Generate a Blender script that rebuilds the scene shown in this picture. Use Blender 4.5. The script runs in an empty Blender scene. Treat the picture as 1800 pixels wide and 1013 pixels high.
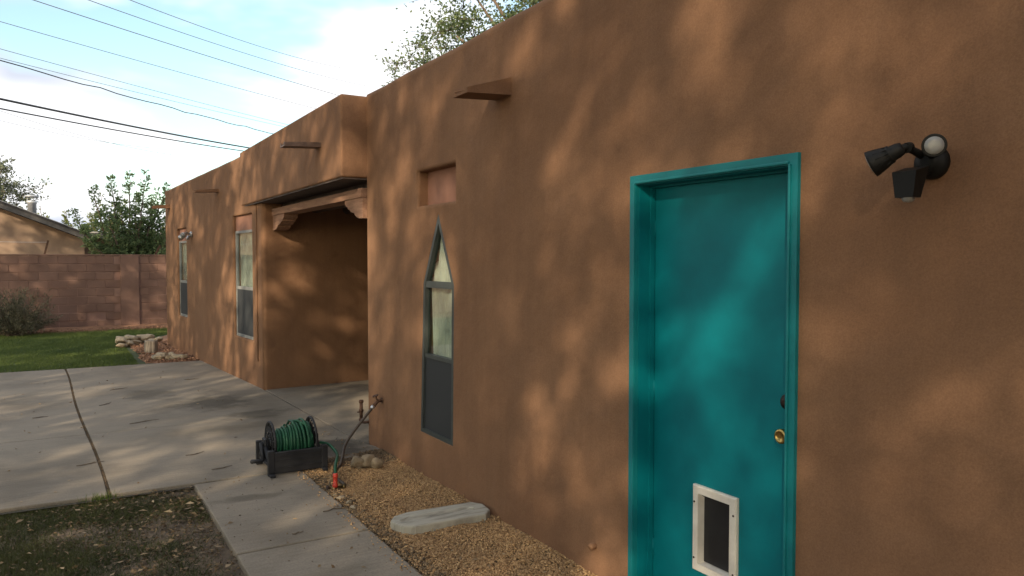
import bpy, bmesh, math, random
import numpy as np
from mathutils import Vector, Matrix
from mathutils.geometry import tessellate_polygon

random.seed(7)
RNG = np.random.default_rng(11)
S = bpy.context.scene
COL = S.collection
rad = math.radians

# ------------------------------------------------------------------ camera
cam_d = bpy.data.cameras.new('camera')
cam_d.sensor_width = 36.0
cam_d.lens = 36.0 * 1341 / 1800
cam_d.clip_start = 0.05
cam_d.clip_end = 3000
cam = bpy.data.objects.new('camera', cam_d)
COL.objects.link(cam)
cam.location = (0, 0, 1.7)
cam.rotation_euler = (rad(90 - 2.114), 0, rad(-30.75))
S.camera = cam

# ------------------------------------------------------------------ sun and sky
SUN_TRAVEL = Vector((1.0, 0.9, -0.62)).normalized()
SUN_FROM = -SUN_TRAVEL
sun_d = bpy.data.lights.new('sun', 'SUN')
sun_d.energy = 5.0
sun_d.angle = rad(0.53)
sun_d.color = (1.0, 0.83, 0.60)
sun = bpy.data.objects.new('sun', sun_d)
COL.objects.link(sun)
sun.rotation_euler = SUN_TRAVEL.to_track_quat('-Z', 'Y').to_euler()

world = bpy.data.worlds.new('World')
S.world = world
world.use_nodes = True
nt = world.node_tree
nt.nodes.clear()


def N(tree, t, **kw):
    n = tree.nodes.new(t)
    for k, v in kw.items():
        if k.startswith('i_'):
            key = k[2:]
            key = int(key) if key.isdigit() else key
            n.inputs[key].default_value = v
        else:
            setattr(n, k, v)
    return n


def L(tree, a, ao, b, bi):
    tree.links.new(a.outputs[ao], b.inputs[bi])


def ramp(tree, stops, interp='LINEAR'):
    n = tree.nodes.new('ShaderNodeValToRGB')
    cr = n.color_ramp
    cr.interpolation = interp
    while len(cr.elements) < len(stops):
        cr.elements.new(0.5)
    for e, (p, c) in zip(cr.elements, stops):
        e.position = p
        e.color = c if len(c) == 4 else (*c, 1)
    return n


sky = N(nt, 'ShaderNodeTexSky', sky_type='NISHITA', sun_disc=False)
sky.sun_elevation = math.asin(SUN_FROM.z)
sky.sun_rotation = math.atan2(SUN_FROM.x, SUN_FROM.y)
sky.air_density = 1.0
sky.dust_density = 1.5
sky.ozone_density = 1.0
tc = N(nt, 'ShaderNodeTexCoord')
sep = N(nt, 'ShaderNodeSeparateXYZ')
L(nt, tc, 'Generated', sep, 0)
zz = N(nt, 'ShaderNodeMath', operation='ADD', i_1=0.22)
L(nt, sep, 'Z', zz, 0)
zm = N(nt, 'ShaderNodeMath', operation='MAXIMUM', i_1=0.06)
L(nt, zz, 0, zm, 0)
dx = N(nt, 'ShaderNodeMath', operation='DIVIDE')
dy = N(nt, 'ShaderNodeMath', operation='DIVIDE')
L(nt, sep, 'X', dx, 0); L(nt, zm, 0, dx, 1)
L(nt, sep, 'Y', dy, 0); L(nt, zm, 0, dy, 1)
cmb = N(nt, 'ShaderNodeCombineXYZ', i_Z=3.1)
L(nt, dx, 0, cmb, 'X'); L(nt, dy, 0, cmb, 'Y')
CLOUD_OFF = (34.62, 4.08, 1.36)
mapn = N(nt, 'ShaderNodeVectorMath', operation='ADD', i_1=CLOUD_OFF)
L(nt, cmb, 0, mapn, 0)
cn = N(nt, 'ShaderNodeTexNoise', i_Scale=0.95, i_Detail=5.0, i_Roughness=0.5, i_Distortion=0.15)
L(nt, mapn, 0, cn, 'Vector')
cov = ramp(nt, [(0.43, (0, 0, 0)), (0.54, (1, 1, 1))], 'EASE')
L(nt, cn, 'Fac', cov, 0)
cn2 = N(nt, 'ShaderNodeTexNoise', i_Scale=1.9, i_Detail=3.0, i_Roughness=0.5)
L(nt, mapn, 0, cn2, 'Vector')
CL = 9.5
ccol = ramp(nt, [(0.36, (0.60 * CL, 0.64 * CL, 0.74 * CL)), (0.52, (1.0 * CL, 1.0 * CL, 1.02 * CL))])
L(nt, cn2, 'Fac', ccol, 0)
skym = N(nt, 'ShaderNodeMix', data_type='RGBA')
L(nt, cov, 'Color', skym, 'Factor')
skyt = N(nt, 'ShaderNodeMix', data_type='RGBA', blend_type='MULTIPLY')
skyt.inputs['Factor'].default_value = 1.0
L(nt, sky, 'Color', skyt, 6)
skyt.inputs[7].default_value = (2.2, 2.25, 1.95, 1)
L(nt, skyt, 2, skym, 6)
L(nt, ccol, 'Color', skym, 7)
bg = N(nt, 'ShaderNodeBackground', i_Strength=0.1)
L(nt, skym, 2, bg, 'Color')
wo = N(nt, 'ShaderNodeOutputWorld')
L(nt, bg, 0, wo, 'Surface')

vs = S.view_settings
vs.view_transform = 'Standard'
vs.look = 'None'
vs.gamma = 1.0
vs.use_curve_mapping = False
vs.exposure = 0.46

# ------------------------------------------------------------------ materials
MATS = {}


def pmat(name, c1, c2=None, rough=0.8, scale=4.0, detail=5.0, bump=0.0, bscale=60.0, bdist=0.01,
         metal=0.0, spec=0.4, stops=(0.35, 0.65), trans=0.0, obj_random=0.0, coords='Object', stretch=None):
    m = bpy.data.materials.new(name)
    m.use_nodes = True
    t = m.node_tree
    b = t.nodes['Principled BSDF']
    b.inputs['Roughness'].default_value = rough
    b.inputs['Metallic'].default_value = metal
    b.inputs['Specular IOR Level'].default_value = spec
    co = N(t, 'ShaderNodeNewGeometry')
    src = (co, 'Position')
    if stretch:
        vm = N(t, 'ShaderNodeVectorMath', operation='MULTIPLY', i_1=stretch)
        L(t, co, 'Position', vm, 0)
        src = (vm, 0)
    if c2 is None:
        c2 = tuple(x * 0.8 for x in c1)
    n1 = N(t, 'ShaderNodeTexNoise', i_Scale=scale, i_Detail=detail, i_Roughness=0.6)
    L(t, src[0], src[1], n1, 'Vector')
    r = ramp(t, [(stops[0], c2), (stops[1], c1)])
    L(t, n1, 'Fac', r, 0)
    out = (r, 'Color')
    if obj_random:
        oi = N(t, 'ShaderNodeObjectInfo')
        mr = N(t, 'ShaderNodeMapRange')
        mr.inputs['To Min'].default_value = 1 - obj_random
        mr.inputs['To Max'].default_value = 1 + obj_random
        L(t, oi, 'Random', mr, 'Value')
        hs = N(t, 'ShaderNodeHueSaturation')
        L(t, mr, 0, hs, 'Value')
        L(t, r, 'Color', hs, 'Color')
        out = (hs, 'Color')
    t.links.new(out[0].outputs[out[1]], b.inputs['Base Color'])
    if bump:
        n2 = N(t, 'ShaderNodeTexNoise', i_Scale=bscale, i_Detail=4.0, i_Roughness=0.6)
        L(t, co, 'Position', n2, 'Vector')
        bp = N(t, 'ShaderNodeBump', i_Strength=bump, i_Distance=bdist)
        L(t, n2, 'Fac', bp, 'Height')
        L(t, bp, 0, b, 'Normal')
    MATS[name] = m
    return m


def leafmat(name, c1, c2, trans=0.35, rough=0.55):
    """foliage: colour varies by face (vertex attribute 'tint'), with light through the leaf"""
    m = bpy.data.materials.new(name)
    m.use_nodes = True
    t = m.node_tree
    t.nodes.clear()
    at = N(t, 'ShaderNodeAttribute', attribute_name='tint')
    r = ramp(t, [(0.0, c2), (1.0, c1)])
    L(t, at, 'Fac', r, 0)
    d = N(t, 'ShaderNodeBsdfPrincipled')
    d.inputs['Roughness'].default_value = rough
    d.inputs['Specular IOR Level'].default_value = 0.3
    L(t, r, 'Color', d, 'Base Color')
    tr = N(t, 'ShaderNodeBsdfTranslucent')
    L(t, r, 'Color', tr, 'Color')
    mx = N(t, 'ShaderNodeMixShader', i_0=trans)
    L(t, d, 0, mx, 1); L(t, tr, 0, mx, 2)
    o = N(t, 'ShaderNodeOutputMaterial')
    L(t, mx, 0, o, 'Surface')
    MATS[name] = m
    return m


# stucco: mottled, with streaks, sand finish and trowel undulation
def stucco(name, a, b_, c):
    m = bpy.data.materials.new(name)
    m.use_nodes = True
    t = m.node_tree
    p = t.nodes['Principled BSDF']
    p.inputs['Roughness'].default_value = 0.93
    p.inputs['Specular IOR Level'].default_value = 0.15
    g = N(t, 'ShaderNodeNewGeometry')
    n1 = N(t, 'ShaderNodeTexNoise', i_Scale=0.9, i_Detail=6.0, i_Roughness=0.6, i_Distortion=0.4)
    L(t, g, 'Position', n1, 'Vector')
    r = ramp(t, [(0.32, b_), (0.55, a), (0.75, c)])
    L(t, n1, 'Fac', r, 0)
    vm = N(t, 'ShaderNodeVectorMath', operation='MULTIPLY', i_1=(5.0, 5.0, 0.5))
    L(t, g, 'Position', vm, 0)
    n3 = N(t, 'ShaderNodeTexNoise', i_Scale=1.2, i_Detail=5.0, i_Roughness=0.65)
    L(t, vm, 0, n3, 'Vector')
    r3 = ramp(t, [(0.35, (0.92, 0.92, 0.925)), (0.65, (1.04, 1.035, 1.025))])
    L(t, n3, 'Fac', r3, 0)
    mu = N(t, 'ShaderNodeMix', data_type='RGBA', blend_type='MULTIPLY')
    mu.inputs['Factor'].default_value = 1.0
    L(t, r, 'Color', mu, 6); L(t, r3, 'Color', mu, 7)
    # fine grit speckle
    n4 = N(t, 'ShaderNodeTexNoise', i_Scale=160.0, i_Detail=2.0)
    L(t, g, 'Position', n4, 'Vector')
    r4 = ramp(t, [(0.3, (0.88, 0.88, 0.88)), (0.7, (1.1, 1.1, 1.1))])
    L(t, n4, 'Fac', r4, 0)
    mu2 = N(t, 'ShaderNodeMix', data_type='RGBA', blend_type='MULTIPLY')
    mu2.inputs['Factor'].default_value = 1.0
    L(t, mu, 2, mu2, 6); L(t, r4, 'Color', mu2, 7)
    # splash dirt near the ground: a shape of its own, broken by noise
    L(t, mu2, 2, p, 'Base Color')
    nb = N(t, 'ShaderNodeTexNoise', i_Scale=190.0, i_Detail=3.0, i_Roughness=0.7)
    L(t, g, 'Position', nb, 'Vector')
    nb2 = N(t, 'ShaderNodeTexNoise', i_Scale=5.0, i_Detail=4.0, i_Roughness=0.5)
    L(t, g, 'Position', nb2, 'Vector')
    b1 = N(t, 'ShaderNodeBump', i_Strength=0.35, i_Distance=0.004)
    L(t, nb, 'Fac', b1, 'Height')
    b2 = N(t, 'ShaderNodeBump', i_Strength=0.5, i_Distance=0.03)
    L(t, nb2, 'Fac', b2, 'Height')
    L(t, b1, 0, b2, 'Normal')
    L(t, b2, 0, p, 'Normal')
    MATS[name] = m
    return m


STUCCO = stucco('stucco', (0.213, 0.116, 0.066), (0.180, 0.096, 0.054), (0.236, 0.131, 0.076))
PINK = pmat('pink_plaster', (0.27, 0.135, 0.092), (0.225, 0.108, 0.072), rough=0.9, bump=0.3, bscale=150, bdist=0.003)


def concrete(name, base, dark):
    m = bpy.data.materials.new(name)
    m.use_nodes = True
    t = m.node_tree
    p = t.nodes['Principled BSDF']
    p.inputs['Roughness'].default_value = 0.88
    p.inputs['Specular IOR Level'].default_value = 0.25
    g = N(t, 'ShaderNodeNewGeometry')
    n1 = N(t, 'ShaderNodeTexNoise', i_Scale=0.8, i_Detail=7.0, i_Roughness=0.62, i_Distortion=0.3)
    L(t, g, 'Position', n1, 'Vector')
    r1 = ramp(t, [(0.33, dark), (0.52, base), (0.75, tuple(x * 1.14 for x in base))])
    L(t, n1, 'Fac', r1, 0)
    # broom streaks running across the slab
    vm = N(t, 'ShaderNodeVectorMath', operation='MULTIPLY', i_1=(2.0, 22.0, 1.0))
    L(t, g, 'Position', vm, 0)
    n2 = N(t, 'ShaderNodeTexNoise', i_Scale=1.5, i_Detail=4.0, i_Roughness=0.7)
    L(t, vm, 0, n2, 'Vector')
    r2 = ramp(t, [(0.3, (0.86, 0.855, 0.85)), (0.7, (1.07, 1.07, 1.07))])
    L(t, n2, 'Fac', r2, 0)
    mu = N(t, 'ShaderNodeMix', data_type='RGBA', blend_type='MULTIPLY')
    mu.inputs['Factor'].default_value = 1.0
    L(t, r1, 'Color', mu, 6); L(t, r2, 'Color', mu, 7)
    prev = (mu, 2)
    # water and grease stains, each with its own place
    nd = N(t, 'ShaderNodeTexNoise', i_Scale=3.5, i_Detail=5.0, i_Roughness=0.65)
    L(t, g, 'Position', nd, 'Vector')
    for (cx, cy, sx, sy, amt) in [(2.15, 6.7, 0.5, 0.55, 0.36), (1.55, 9.6, 0.55, 0.7, 0.52), (0.95, 10.6, 0.4, 0.6, 0.58),
                                  (1.9, 8.6, 0.4, 0.35, 0.5), (1.15, 5.6, 0.3, 0.1, 0.6), (1.35, 8.0, 0.9, 0.3, 0.84),
                                  (1.3, 4.0, 0.3, 0.15, 0.8)]:
        sb = N(t, 'ShaderNodeVectorMath', operation='SUBTRACT', i_1=(cx, cy, 0))
        L(t, g, 'Position', sb, 0)
        dv = N(t, 'ShaderNodeVectorMath', operation='DIVIDE', i_1=(sx, sy, 1000.0))
        L(t, sb, 0, dv, 0)
        ln = N(t, 'ShaderNodeVectorMath', operation='LENGTH')
        L(t, dv, 0, ln, 0)
        ma = N(t, 'ShaderNodeMath', operation='MULTIPLY_ADD', i_1=2.2, i_2=-1.1)
        L(t, nd, 'Fac', ma, 0)
        ad = N(t, 'ShaderNodeMath', operation='ADD')
        L(t, ln, 'Value', ad, 0); L(t, ma, 0, ad, 1)
        rr = ramp(t, [(0.25, (amt, amt, amt * 0.98)), (1.0, (1, 1, 1))], 'EASE')
        L(t, ad, 0, rr, 0)
        mm = N(t, 'ShaderNodeMix', data_type='RGBA', blend_type='MULTIPLY')
        mm.inputs['Factor'].default_value = 1.0
        L(t, prev[0], prev[1], mm, 6); L(t, rr, 'Color', mm, 7)
        prev = (mm, 2)
    n5 = N(t, 'ShaderNodeTexNoise', i_Scale=90.0, i_Detail=3.0)
    L(t, g, 'Position', n5, 'Vector')
    r5 = ramp(t, [(0.3, (0.85, 0.85, 0.85)), (0.7, (1.1, 1.1, 1.1))])
    L(t, n5, 'Fac', r5, 0)
    m5 = N(t, 'ShaderNodeMix', data_type='RGBA', blend_type='MULTIPLY')
    m5.inputs['Factor'].default_value = 1.0
    L(t, prev[0], prev[1], m5, 6); L(t, r5, 'Color', m5, 7)
    L(t, m5, 2, p, 'Base Color')
    bp = N(t, 'ShaderNodeBump', i_Strength=0.35, i_Distance=0.006)
    L(t, n2, 'Fac', bp, 'Height')
    b2 = N(t, 'ShaderNodeBump', i_Strength=0.25, i_Distance=0.003)
    L(t, n5, 'Fac', b2, 'Height'); L(t, bp, 0, b2, 'Normal')
    L(t, b2, 0, p, 'Normal')
    MATS[name] = m
    return m


CONC = concrete('concrete', (0.245, 0.207, 0.160), (0.172, 0.144, 0.110))
SPLASH = pmat('splash_concrete', (0.40, 0.37, 0.30), (0.19, 0.17, 0.135), rough=0.9, scale=2.2, stretch=(1.5, 9, 1), stops=(0.34, 0.52), bump=0.4, bscale=70, bdist=0.005)
JOINT = pmat('joint_grit', (0.10, 0.085, 0.065), (0.05, 0.042, 0.034), rough=0.95, scale=60, bump=0.6, bscale=120, bdist=0.01)
DIRT = pmat('bare_dirt', (0.16, 0.115, 0.075), (0.085, 0.06, 0.04), rough=0.95, scale=7, bump=0.7, bscale=45, bdist=0.02)
REDSOIL = pmat('red_soil', (0.30, 0.155, 0.085), (0.20, 0.10, 0.055), rough=0.95, scale=6, bump=0.6, bscale=40, bdist=0.02)
EARTH = pmat('far_earth', (0.22, 0.15, 0.10), (0.14, 0.10, 0.07), rough=0.95, scale=1.5)
LAWNSOIL = pmat('lawn_soil', (0.065, 0.085, 0.03), (0.04, 0.05, 0.02), rough=0.95, scale=3)
GRAVELBED = pmat('gravel_bed', (0.23, 0.15, 0.085), (0.13, 0.085, 0.05), rough=0.95, scale=40, bump=0.8, bscale=90, bdist=0.02)
TEAL = pmat('teal_paint', (0.0, 0.140, 0.168), (0.0, 0.120, 0.145), rough=0.5, scale=6, bump=0.12, bscale=55, bdist=0.003, spec=0.22)
TEALTRIM = pmat('teal_trim_paint', (0.0, 0.148, 0.165), (0.0, 0.125, 0.14), rough=0.55, scale=8, bump=0.15, bscale=60, bdist=0.003, spec=0.4)
WHITEPL = pmat('white_plastic', (0.62, 0.58, 0.52), (0.52, 0.48, 0.42), rough=0.5, scale=12)
FLAP = pmat('smoked_flap', (0.018, 0.019, 0.021), (0.012, 0.012, 0.014), rough=0.35, scale=6)
BRASS = pmat('brass', (0.55, 0.38, 0.13), (0.40, 0.27, 0.09), rough=0.28, metal=1.0, scale=30)
OLDBRASS = pmat('tarnished_brass', (0.16, 0.115, 0.05), (0.09, 0.065, 0.03), rough=0.45, metal=0.8, scale=40)
BRONZE = pmat('dark_bronze', (0.055, 0.035, 0.028), (0.03, 0.02, 0.017), rough=0.5, metal=0.6)
BLACKPL = pmat('black_plastic', (0.010, 0.0095, 0.009), (0.007, 0.0068, 0.0065), rough=0.55, scale=10, spec=0.2)
CHAR = pmat('charcoal_plastic', (0.020, 0.020, 0.023), (0.013, 0.013, 0.015), rough=0.6, scale=15, spec=0.35)
LENS = pmat('frosted_lens', (0.24, 0.235, 0.225), (0.20, 0.195, 0.19), rough=0.3, scale=20, spec=0.6)
GREYMET = pmat('grey_metal', (0.42, 0.42, 0.42), (0.33, 0.33, 0.34), rough=0.4, metal=0.8, scale=10)
FLUEM = pmat('dull_zinc', (0.50, 0.51, 0.52), (0.36, 0.37, 0.39), rough=0.45, metal=0.35, scale=8)
GALV = pmat('galvanized', (0.62, 0.64, 0.66), (0.48, 0.50, 0.53), rough=0.35, metal=0.9, scale=8)
WINFRAME = pmat('window_frame_paint', (0.052, 0.06, 0.056), (0.038, 0.044, 0.042), rough=0.5, scale=10)
WINGREY = pmat('window_frame_grey', (0.22, 0.225, 0.22), (0.17, 0.175, 0.17), rough=0.5, scale=10)
SCREEN = pmat('insect_screen', (0.035, 0.038, 0.04), (0.026, 0.028, 0.03), rough=0.7, scale=400, spec=0.3)
CURTAIN = pmat('curtain_cloth', (0.66, 0.66, 0.60), (0.56, 0.56, 0.50), rough=0.9, scale=8)
ROOMDARK = pmat('room_inside', (0.10, 0.09, 0.08), (0.08, 0.07, 0.06), rough=0.9)
SOFFITSHADE = pmat('soffit_shade_tone', (0.085, 0.062, 0.052), (0.05, 0.037, 0.032), rough=0.85, scale=5)  # dark tone carries the shade under the porch header
WOODDARK = pmat('porch_shade_wood', (0.075, 0.048, 0.035), (0.045, 0.03, 0.022), rough=0.85, scale=5, stretch=(6, 0.6, 6), bump=0.4, bscale=40, bdist=0.006)  # toned dark so the ceiling deepens the shade in the recess
BEAMP = pmat('painted_beam', (0.29, 0.165, 0.105), (0.20, 0.105, 0.065), rough=0.88, scale=6, stretch=(6, 0.6, 6), bump=0.4, bscale=60, bdist=0.006)
TIN = pmat('canale_tin', (0.19, 0.12, 0.085), (0.11, 0.07, 0.052), rough=0.6, metal=0.2, scale=12)
HOSEG = pmat('green_hose_rubber', (0.015, 0.082, 0.042), (0.010, 0.055, 0.028), rough=0.5, scale=20, spec=0.3)
HOSEB = pmat('brown_hose_rubber', (0.07, 0.052, 0.037), (0.045, 0.033, 0.025), rough=0.55, scale=20)
REDPL = pmat('red_plastic', (0.55, 0.055, 0.03), (0.42, 0.035, 0.02), rough=0.45, scale=20)
RUST = pmat('rusty_pipe', (0.13, 0.07, 0.045), (0.07, 0.038, 0.026), rough=0.75, metal=0.4, scale=30)
ROCK = pmat('tan_rock', (0.30, 0.23, 0.15), (0.18, 0.135, 0.085), rough=0.92, scale=14, bump=0.7, bscale=35, bdist=0.015, obj_random=0.2)
ROCKP = pmat('pale_rock', (0.40, 0.32, 0.22), (0.24, 0.185, 0.12), rough=0.92, scale=9, bump=0.6, bscale=30, bdist=0.015, obj_random=0.28)
BLOCK = pmat('painted_block', (0.205, 0.118, 0.087), (0.16, 0.090, 0.066), rough=0.93, scale=2.2, bump=0.5, bscale=70, bdist=0.006, obj_random=0.09)
MORTAR = pmat('block_mortar', (0.30, 0.185, 0.14), (0.21, 0.115, 0.088), rough=0.95, scale=1.3)
NBLOCK = pmat('beige_block', (0.54, 0.40, 0.285), (0.46, 0.335, 0.235), rough=0.9, scale=1.5, obj_random=0.04, bump=0.3, bscale=60, bdist=0.004)
NMORT = pmat('beige_mortar', (0.30, 0.21, 0.145), (0.25, 0.17, 0.12), rough=0.95)
ROOFD = pmat('dark_shingle', (0.062, 0.058, 0.058), (0.038, 0.036, 0.037), rough=0.9, scale=12, bump=0.4, bscale=30, bdist=0.01)
FASCIA = pmat('grey_fascia', (0.12, 0.11, 0.105), (0.08, 0.075, 0.07), rough=0.8, scale=10)
CABLE = pmat('cable_black', (0.05, 0.055, 0.06), (0.04, 0.045, 0.05), rough=0.6)
CABLEG = pmat('cable_grey', (0.17, 0.18, 0.19), (0.14, 0.15, 0.16), rough=0.5)
BARK = pmat('bark', (0.16, 0.12, 0.085), (0.09, 0.066, 0.048), rough=0.95, scale=9, stretch=(4, 4, 0.7), bump=0.8, bscale=24, bdist=0.02)
STUMPM = pmat('grey_weathered_wood', (0.33, 0.28, 0.22), (0.16, 0.13, 0.10), rough=0.92, scale=6, stretch=(10, 10, 0.6), bump=0.5, bscale=40, bdist=0.01)
GRAVEL = leafmat('pea_gravel', (0.56, 0.36, 0.175), (0.22, 0.12, 0.055), trans=0.0, rough=0.85)
GRASS = leafmat('lawn_grass', (0.14, 0.18, 0.042), (0.055, 0.09, 0.022), trans=0.35)
GRASSDRY = leafmat('thin_grass', (0.115, 0.11, 0.034), (0.035, 0.05, 0.014), trans=0.25)
LITTER = leafmat('dead_leaf', (0.40, 0.30, 0.18), (0.14, 0.085, 0.045), trans=0.1, rough=0.8)
CHIPS = leafmat('leaf_mulch', (0.24, 0.165, 0.095), (0.055, 0.038, 0.023), trans=0.05, rough=0.9)
LEAF_ELM = leafmat('elm_leaf', (0.24, 0.31, 0.14), (0.10, 0.155, 0.07), trans=0.55)
LEAF_ROOF = leafmat('sunlit_elm_leaf', (0.20, 0.25, 0.11), (0.08, 0.12, 0.05), trans=0.5)
LEAF_YEL = leafmat('yellow_green_leaf', (0.20, 0.22, 0.065), (0.085, 0.115, 0.035), trans=0.4)
LEAF_GREY = leafmat('grey_green_leaf', (0.19, 0.215, 0.14), (0.09, 0.11, 0.07), trans=0.4)
LEAF_SAGE = leafmat('sage_leaf', (0.19, 0.165, 0.105), (0.06, 0.066, 0.035), trans=0.2)
LEAF_SHADE = leafmat('shade_leaf', (0.10, 0.14, 0.04), (0.05, 0.075, 0.02), trans=0.3)

# glass: clear with fresnel mirror
GLASS = bpy.data.materials.new('window_glass')
GLASS.use_nodes = True
t = GLASS.node_tree
t.nodes.clear()
fr = N(t, 'ShaderNodeLayerWeight', i_Blend=0.5)
fp = N(t, 'ShaderNodeMath', operation='POWER', i_1=4.0)
L(t, fr, 'Facing', fp, 0)
tp = N(t, 'ShaderNodeBsdfTransparent'); tp.inputs[0].default_value = (0.82, 0.86, 0.84, 1)
gl = N(t, 'ShaderNodeBsdfGlossy', i_Roughness=0.02)
ad = N(t, 'ShaderNodeMath', operation='MULTIPLY_ADD', i_1=0.85, i_2=0.04)
L(t, fp, 0, ad, 0)
mx = N(t, 'ShaderNodeMixShader')
L(t, ad, 0, mx, 0); L(t, tp, 0, mx, 1); L(t, gl, 0, mx, 2)
o_ = N(t, 'ShaderNodeOutputMaterial'); L(t, mx, 0, o_, 'Surface')

# ------------------------------------------------------------------ mesh helpers
ORG = {}


class MB:
    def __init__(s):
        s.v = []; s.f = []; s.sm = []

    def add(s, vs_, fs, smooth=False):
        b = len(s.v)
        s.v += [tuple(p) for p in vs_]
        for f in fs:
            s.f.append(tuple(b + i for i in f)); s.sm.append(smooth)
        return s

    def box(s, lo, hi, M=None):
        x0, y0, z0 = lo; x1, y1, z1 = hi
        p = [(x0, y0, z0), (x1, y0, z0), (x1, y1, z0), (x0, y1, z0), (x0, y0, z1), (x1, y0, z1), (x1, y1, z1), (x0, y1, z1)]
        if M is not None:
            p = [tuple(M @ Vector(q)) for q in p]
        return s.add(p, [(0, 3, 2, 1), (4, 5, 6, 7), (0, 1, 5, 4), (1, 2, 6, 5), (2, 3, 7, 6), (3, 0, 4, 7)])

    def bbox(s, lo, hi, r=0.01, seg=2, M=None):
        """box with rounded edges"""
        bm = bmesh.new()
        sz = [hi[i] - lo[i] for i in range(3)]
        c = [(hi[i] + lo[i]) / 2 for i in range(3)]
        bmesh.ops.create_cube(bm, size=1.0, matrix=Matrix.Translation(c) @ Matrix.Diagonal((*sz, 1)))
        bmesh.ops.bevel(bm, geom=bm.edges[:], offset=min(r, min(sz) * 0.45), segments=seg, profile=0.5, affect='EDGES')
        vs_ = [(M @ v.co if M is not None else v.co)[:] for v in bm.verts]
        bm.verts.index_update()
        fs = [tuple(v.index for v in f.verts) for f in bm.faces]
        bm.free()
        return s.add(vs_, fs, False)

    def tube(s, pts, r, n=8, cap=True, closed=False):
        pts = [Vector(p) for p in pts]
        m = len(pts)
        rr = r if hasattr(r, '__len__') else [r] * m
        vs_ = []; fs = []
        up = None
        for i, p in enumerate(pts):
            if closed:
                tn = pts[(i + 1) % m] - pts[i - 1]
            else:
                tn = pts[min(i + 1, m - 1)] - pts[max(i - 1, 0)]
            tn = tn.normalized() if tn.length > 1e-9 else Vector((0, 0, 1))
            if up is None:
                up = Vector((0, 0, 1)) if abs(tn.z) < 0.9 else Vector((1, 0, 0))
            a = tn.cross(up)
            if a.length < 1e-6:
                a = tn.cross(Vector((0.3, 1, 0.2)))
            a.normalize()
            b = a.cross(tn).normalized()
            up = b
            for k in range(n):
                q = 2 * math.pi * k / n
                vs_.append(p + (a * math.cos(q) + b * math.sin(q)) * rr[i])
        last = m if closed else m - 1
        for i in range(last):
            j = (i + 1) % m
            for k in range(n):
                k2 = (k + 1) % n
                fs.append((i * n + k, j * n + k, j * n + k2, i * n + k2))
        s.add(vs_, fs, True)
        if cap and not closed:
            b0 = len(s.v) - m * n
            s.f.append(tuple(b0 + k for k in range(n))); s.sm.append(False)
            s.f.append(tuple(b0 + (m - 1) * n + n - 1 - k for k in range(n))); s.sm.append(False)
        return s

    def lathe(s, prof, o, ax, n=20, cap=True, smooth=True):
        """prof = [(r, h)...] about axis ax from o"""
        o = Vector(o); ax = Vector(ax).normalized()
        a = ax.cross(Vector((0, 0, 1)))
        if a.length < 1e-4:
            a = Vector((1, 0, 0))
        a.normalize(); b = ax.cross(a)
        vs_ = []
        for (r, h) in prof:
            for k in range(n):
                q = 2 * math.pi * k / n
                vs_.append(o + ax * h + (a * math.cos(q) + b * math.sin(q)) * r)
        fs = []
        for i in range(len(prof) - 1):
            for k in range(n):
                k2 = (k + 1) % n
                fs.append((i * n + k, i * n + k2, (i + 1) * n + k2, (i + 1) * n + k))
        s.add(vs_, fs, smooth)
        if cap:
            b0 = len(s.v) - len(prof) * n
            s.f.append(tuple(b0 + n - 1 - k for k in range(n))); s.sm.append(False)
            s.f.append(tuple(b0 + (len(prof) - 1) * n + k for k in range(n))); s.sm.append(False)
        return s

    def prism(s, poly, w0, w1, fn):
        """poly 2-D, extruded from w0 to w1; fn(a, b, w) -> 3-D"""
        n = len(poly)
        vs_ = [fn(a, b, w0) for a, b in poly] + [fn(a, b, w1) for a, b in poly]
        fs = [tuple(range(n - 1, -1, -1)), tuple(range(n, 2 * n))]
        for i in range(n):
            j = (i + 1) % n
            fs.append((i, j, n + j, n + i))
        return s.add(vs_, fs)

    def build(s, name, mat, parent=None, org=None):
        o = org if org is not None else (ORG[parent.name] if parent is not None else (0, 0, 0))
        me = bpy.data.meshes.new(name)
        me.from_pydata([(p[0] - o[0], p[1] - o[1], p[2] - o[2]) for p in s.v], [], s.f)
        me.polygons.foreach_set('use_smooth', s.sm)
        me.materials.append(mat)
        me.update()
        ob = bpy.data.objects.new(name, me)
        COL.objects.link(ob)
        if parent is not None:
            ob.parent = parent
        else:
            ob.location = o
        ORG[ob.name] = o
        return ob


def fix_normals(ob):
    bm = bmesh.new(); bm.from_mesh(ob.data)
    bmesh.ops.recalc_face_normals(bm, faces=bm.faces[:])
    bm.to_mesh(ob.data); bm.free()
    return ob


def tag(o, label=None, cat=None, group=None, kind=None):
    if label: o['label'] = label
    if cat: o['category'] = cat
    if group: o['group'] = group
    if kind: o['kind'] = kind
    return o


def thing(name, loc, label, cat, group=None):
    e = bpy.data.objects.new(name, None)
    e.empty_display_size = 0.1
    e.location = loc
    COL.objects.link(e)
    ORG[e.name] = tuple(loc)
    tag(e, label, cat, group)
    return e


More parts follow.
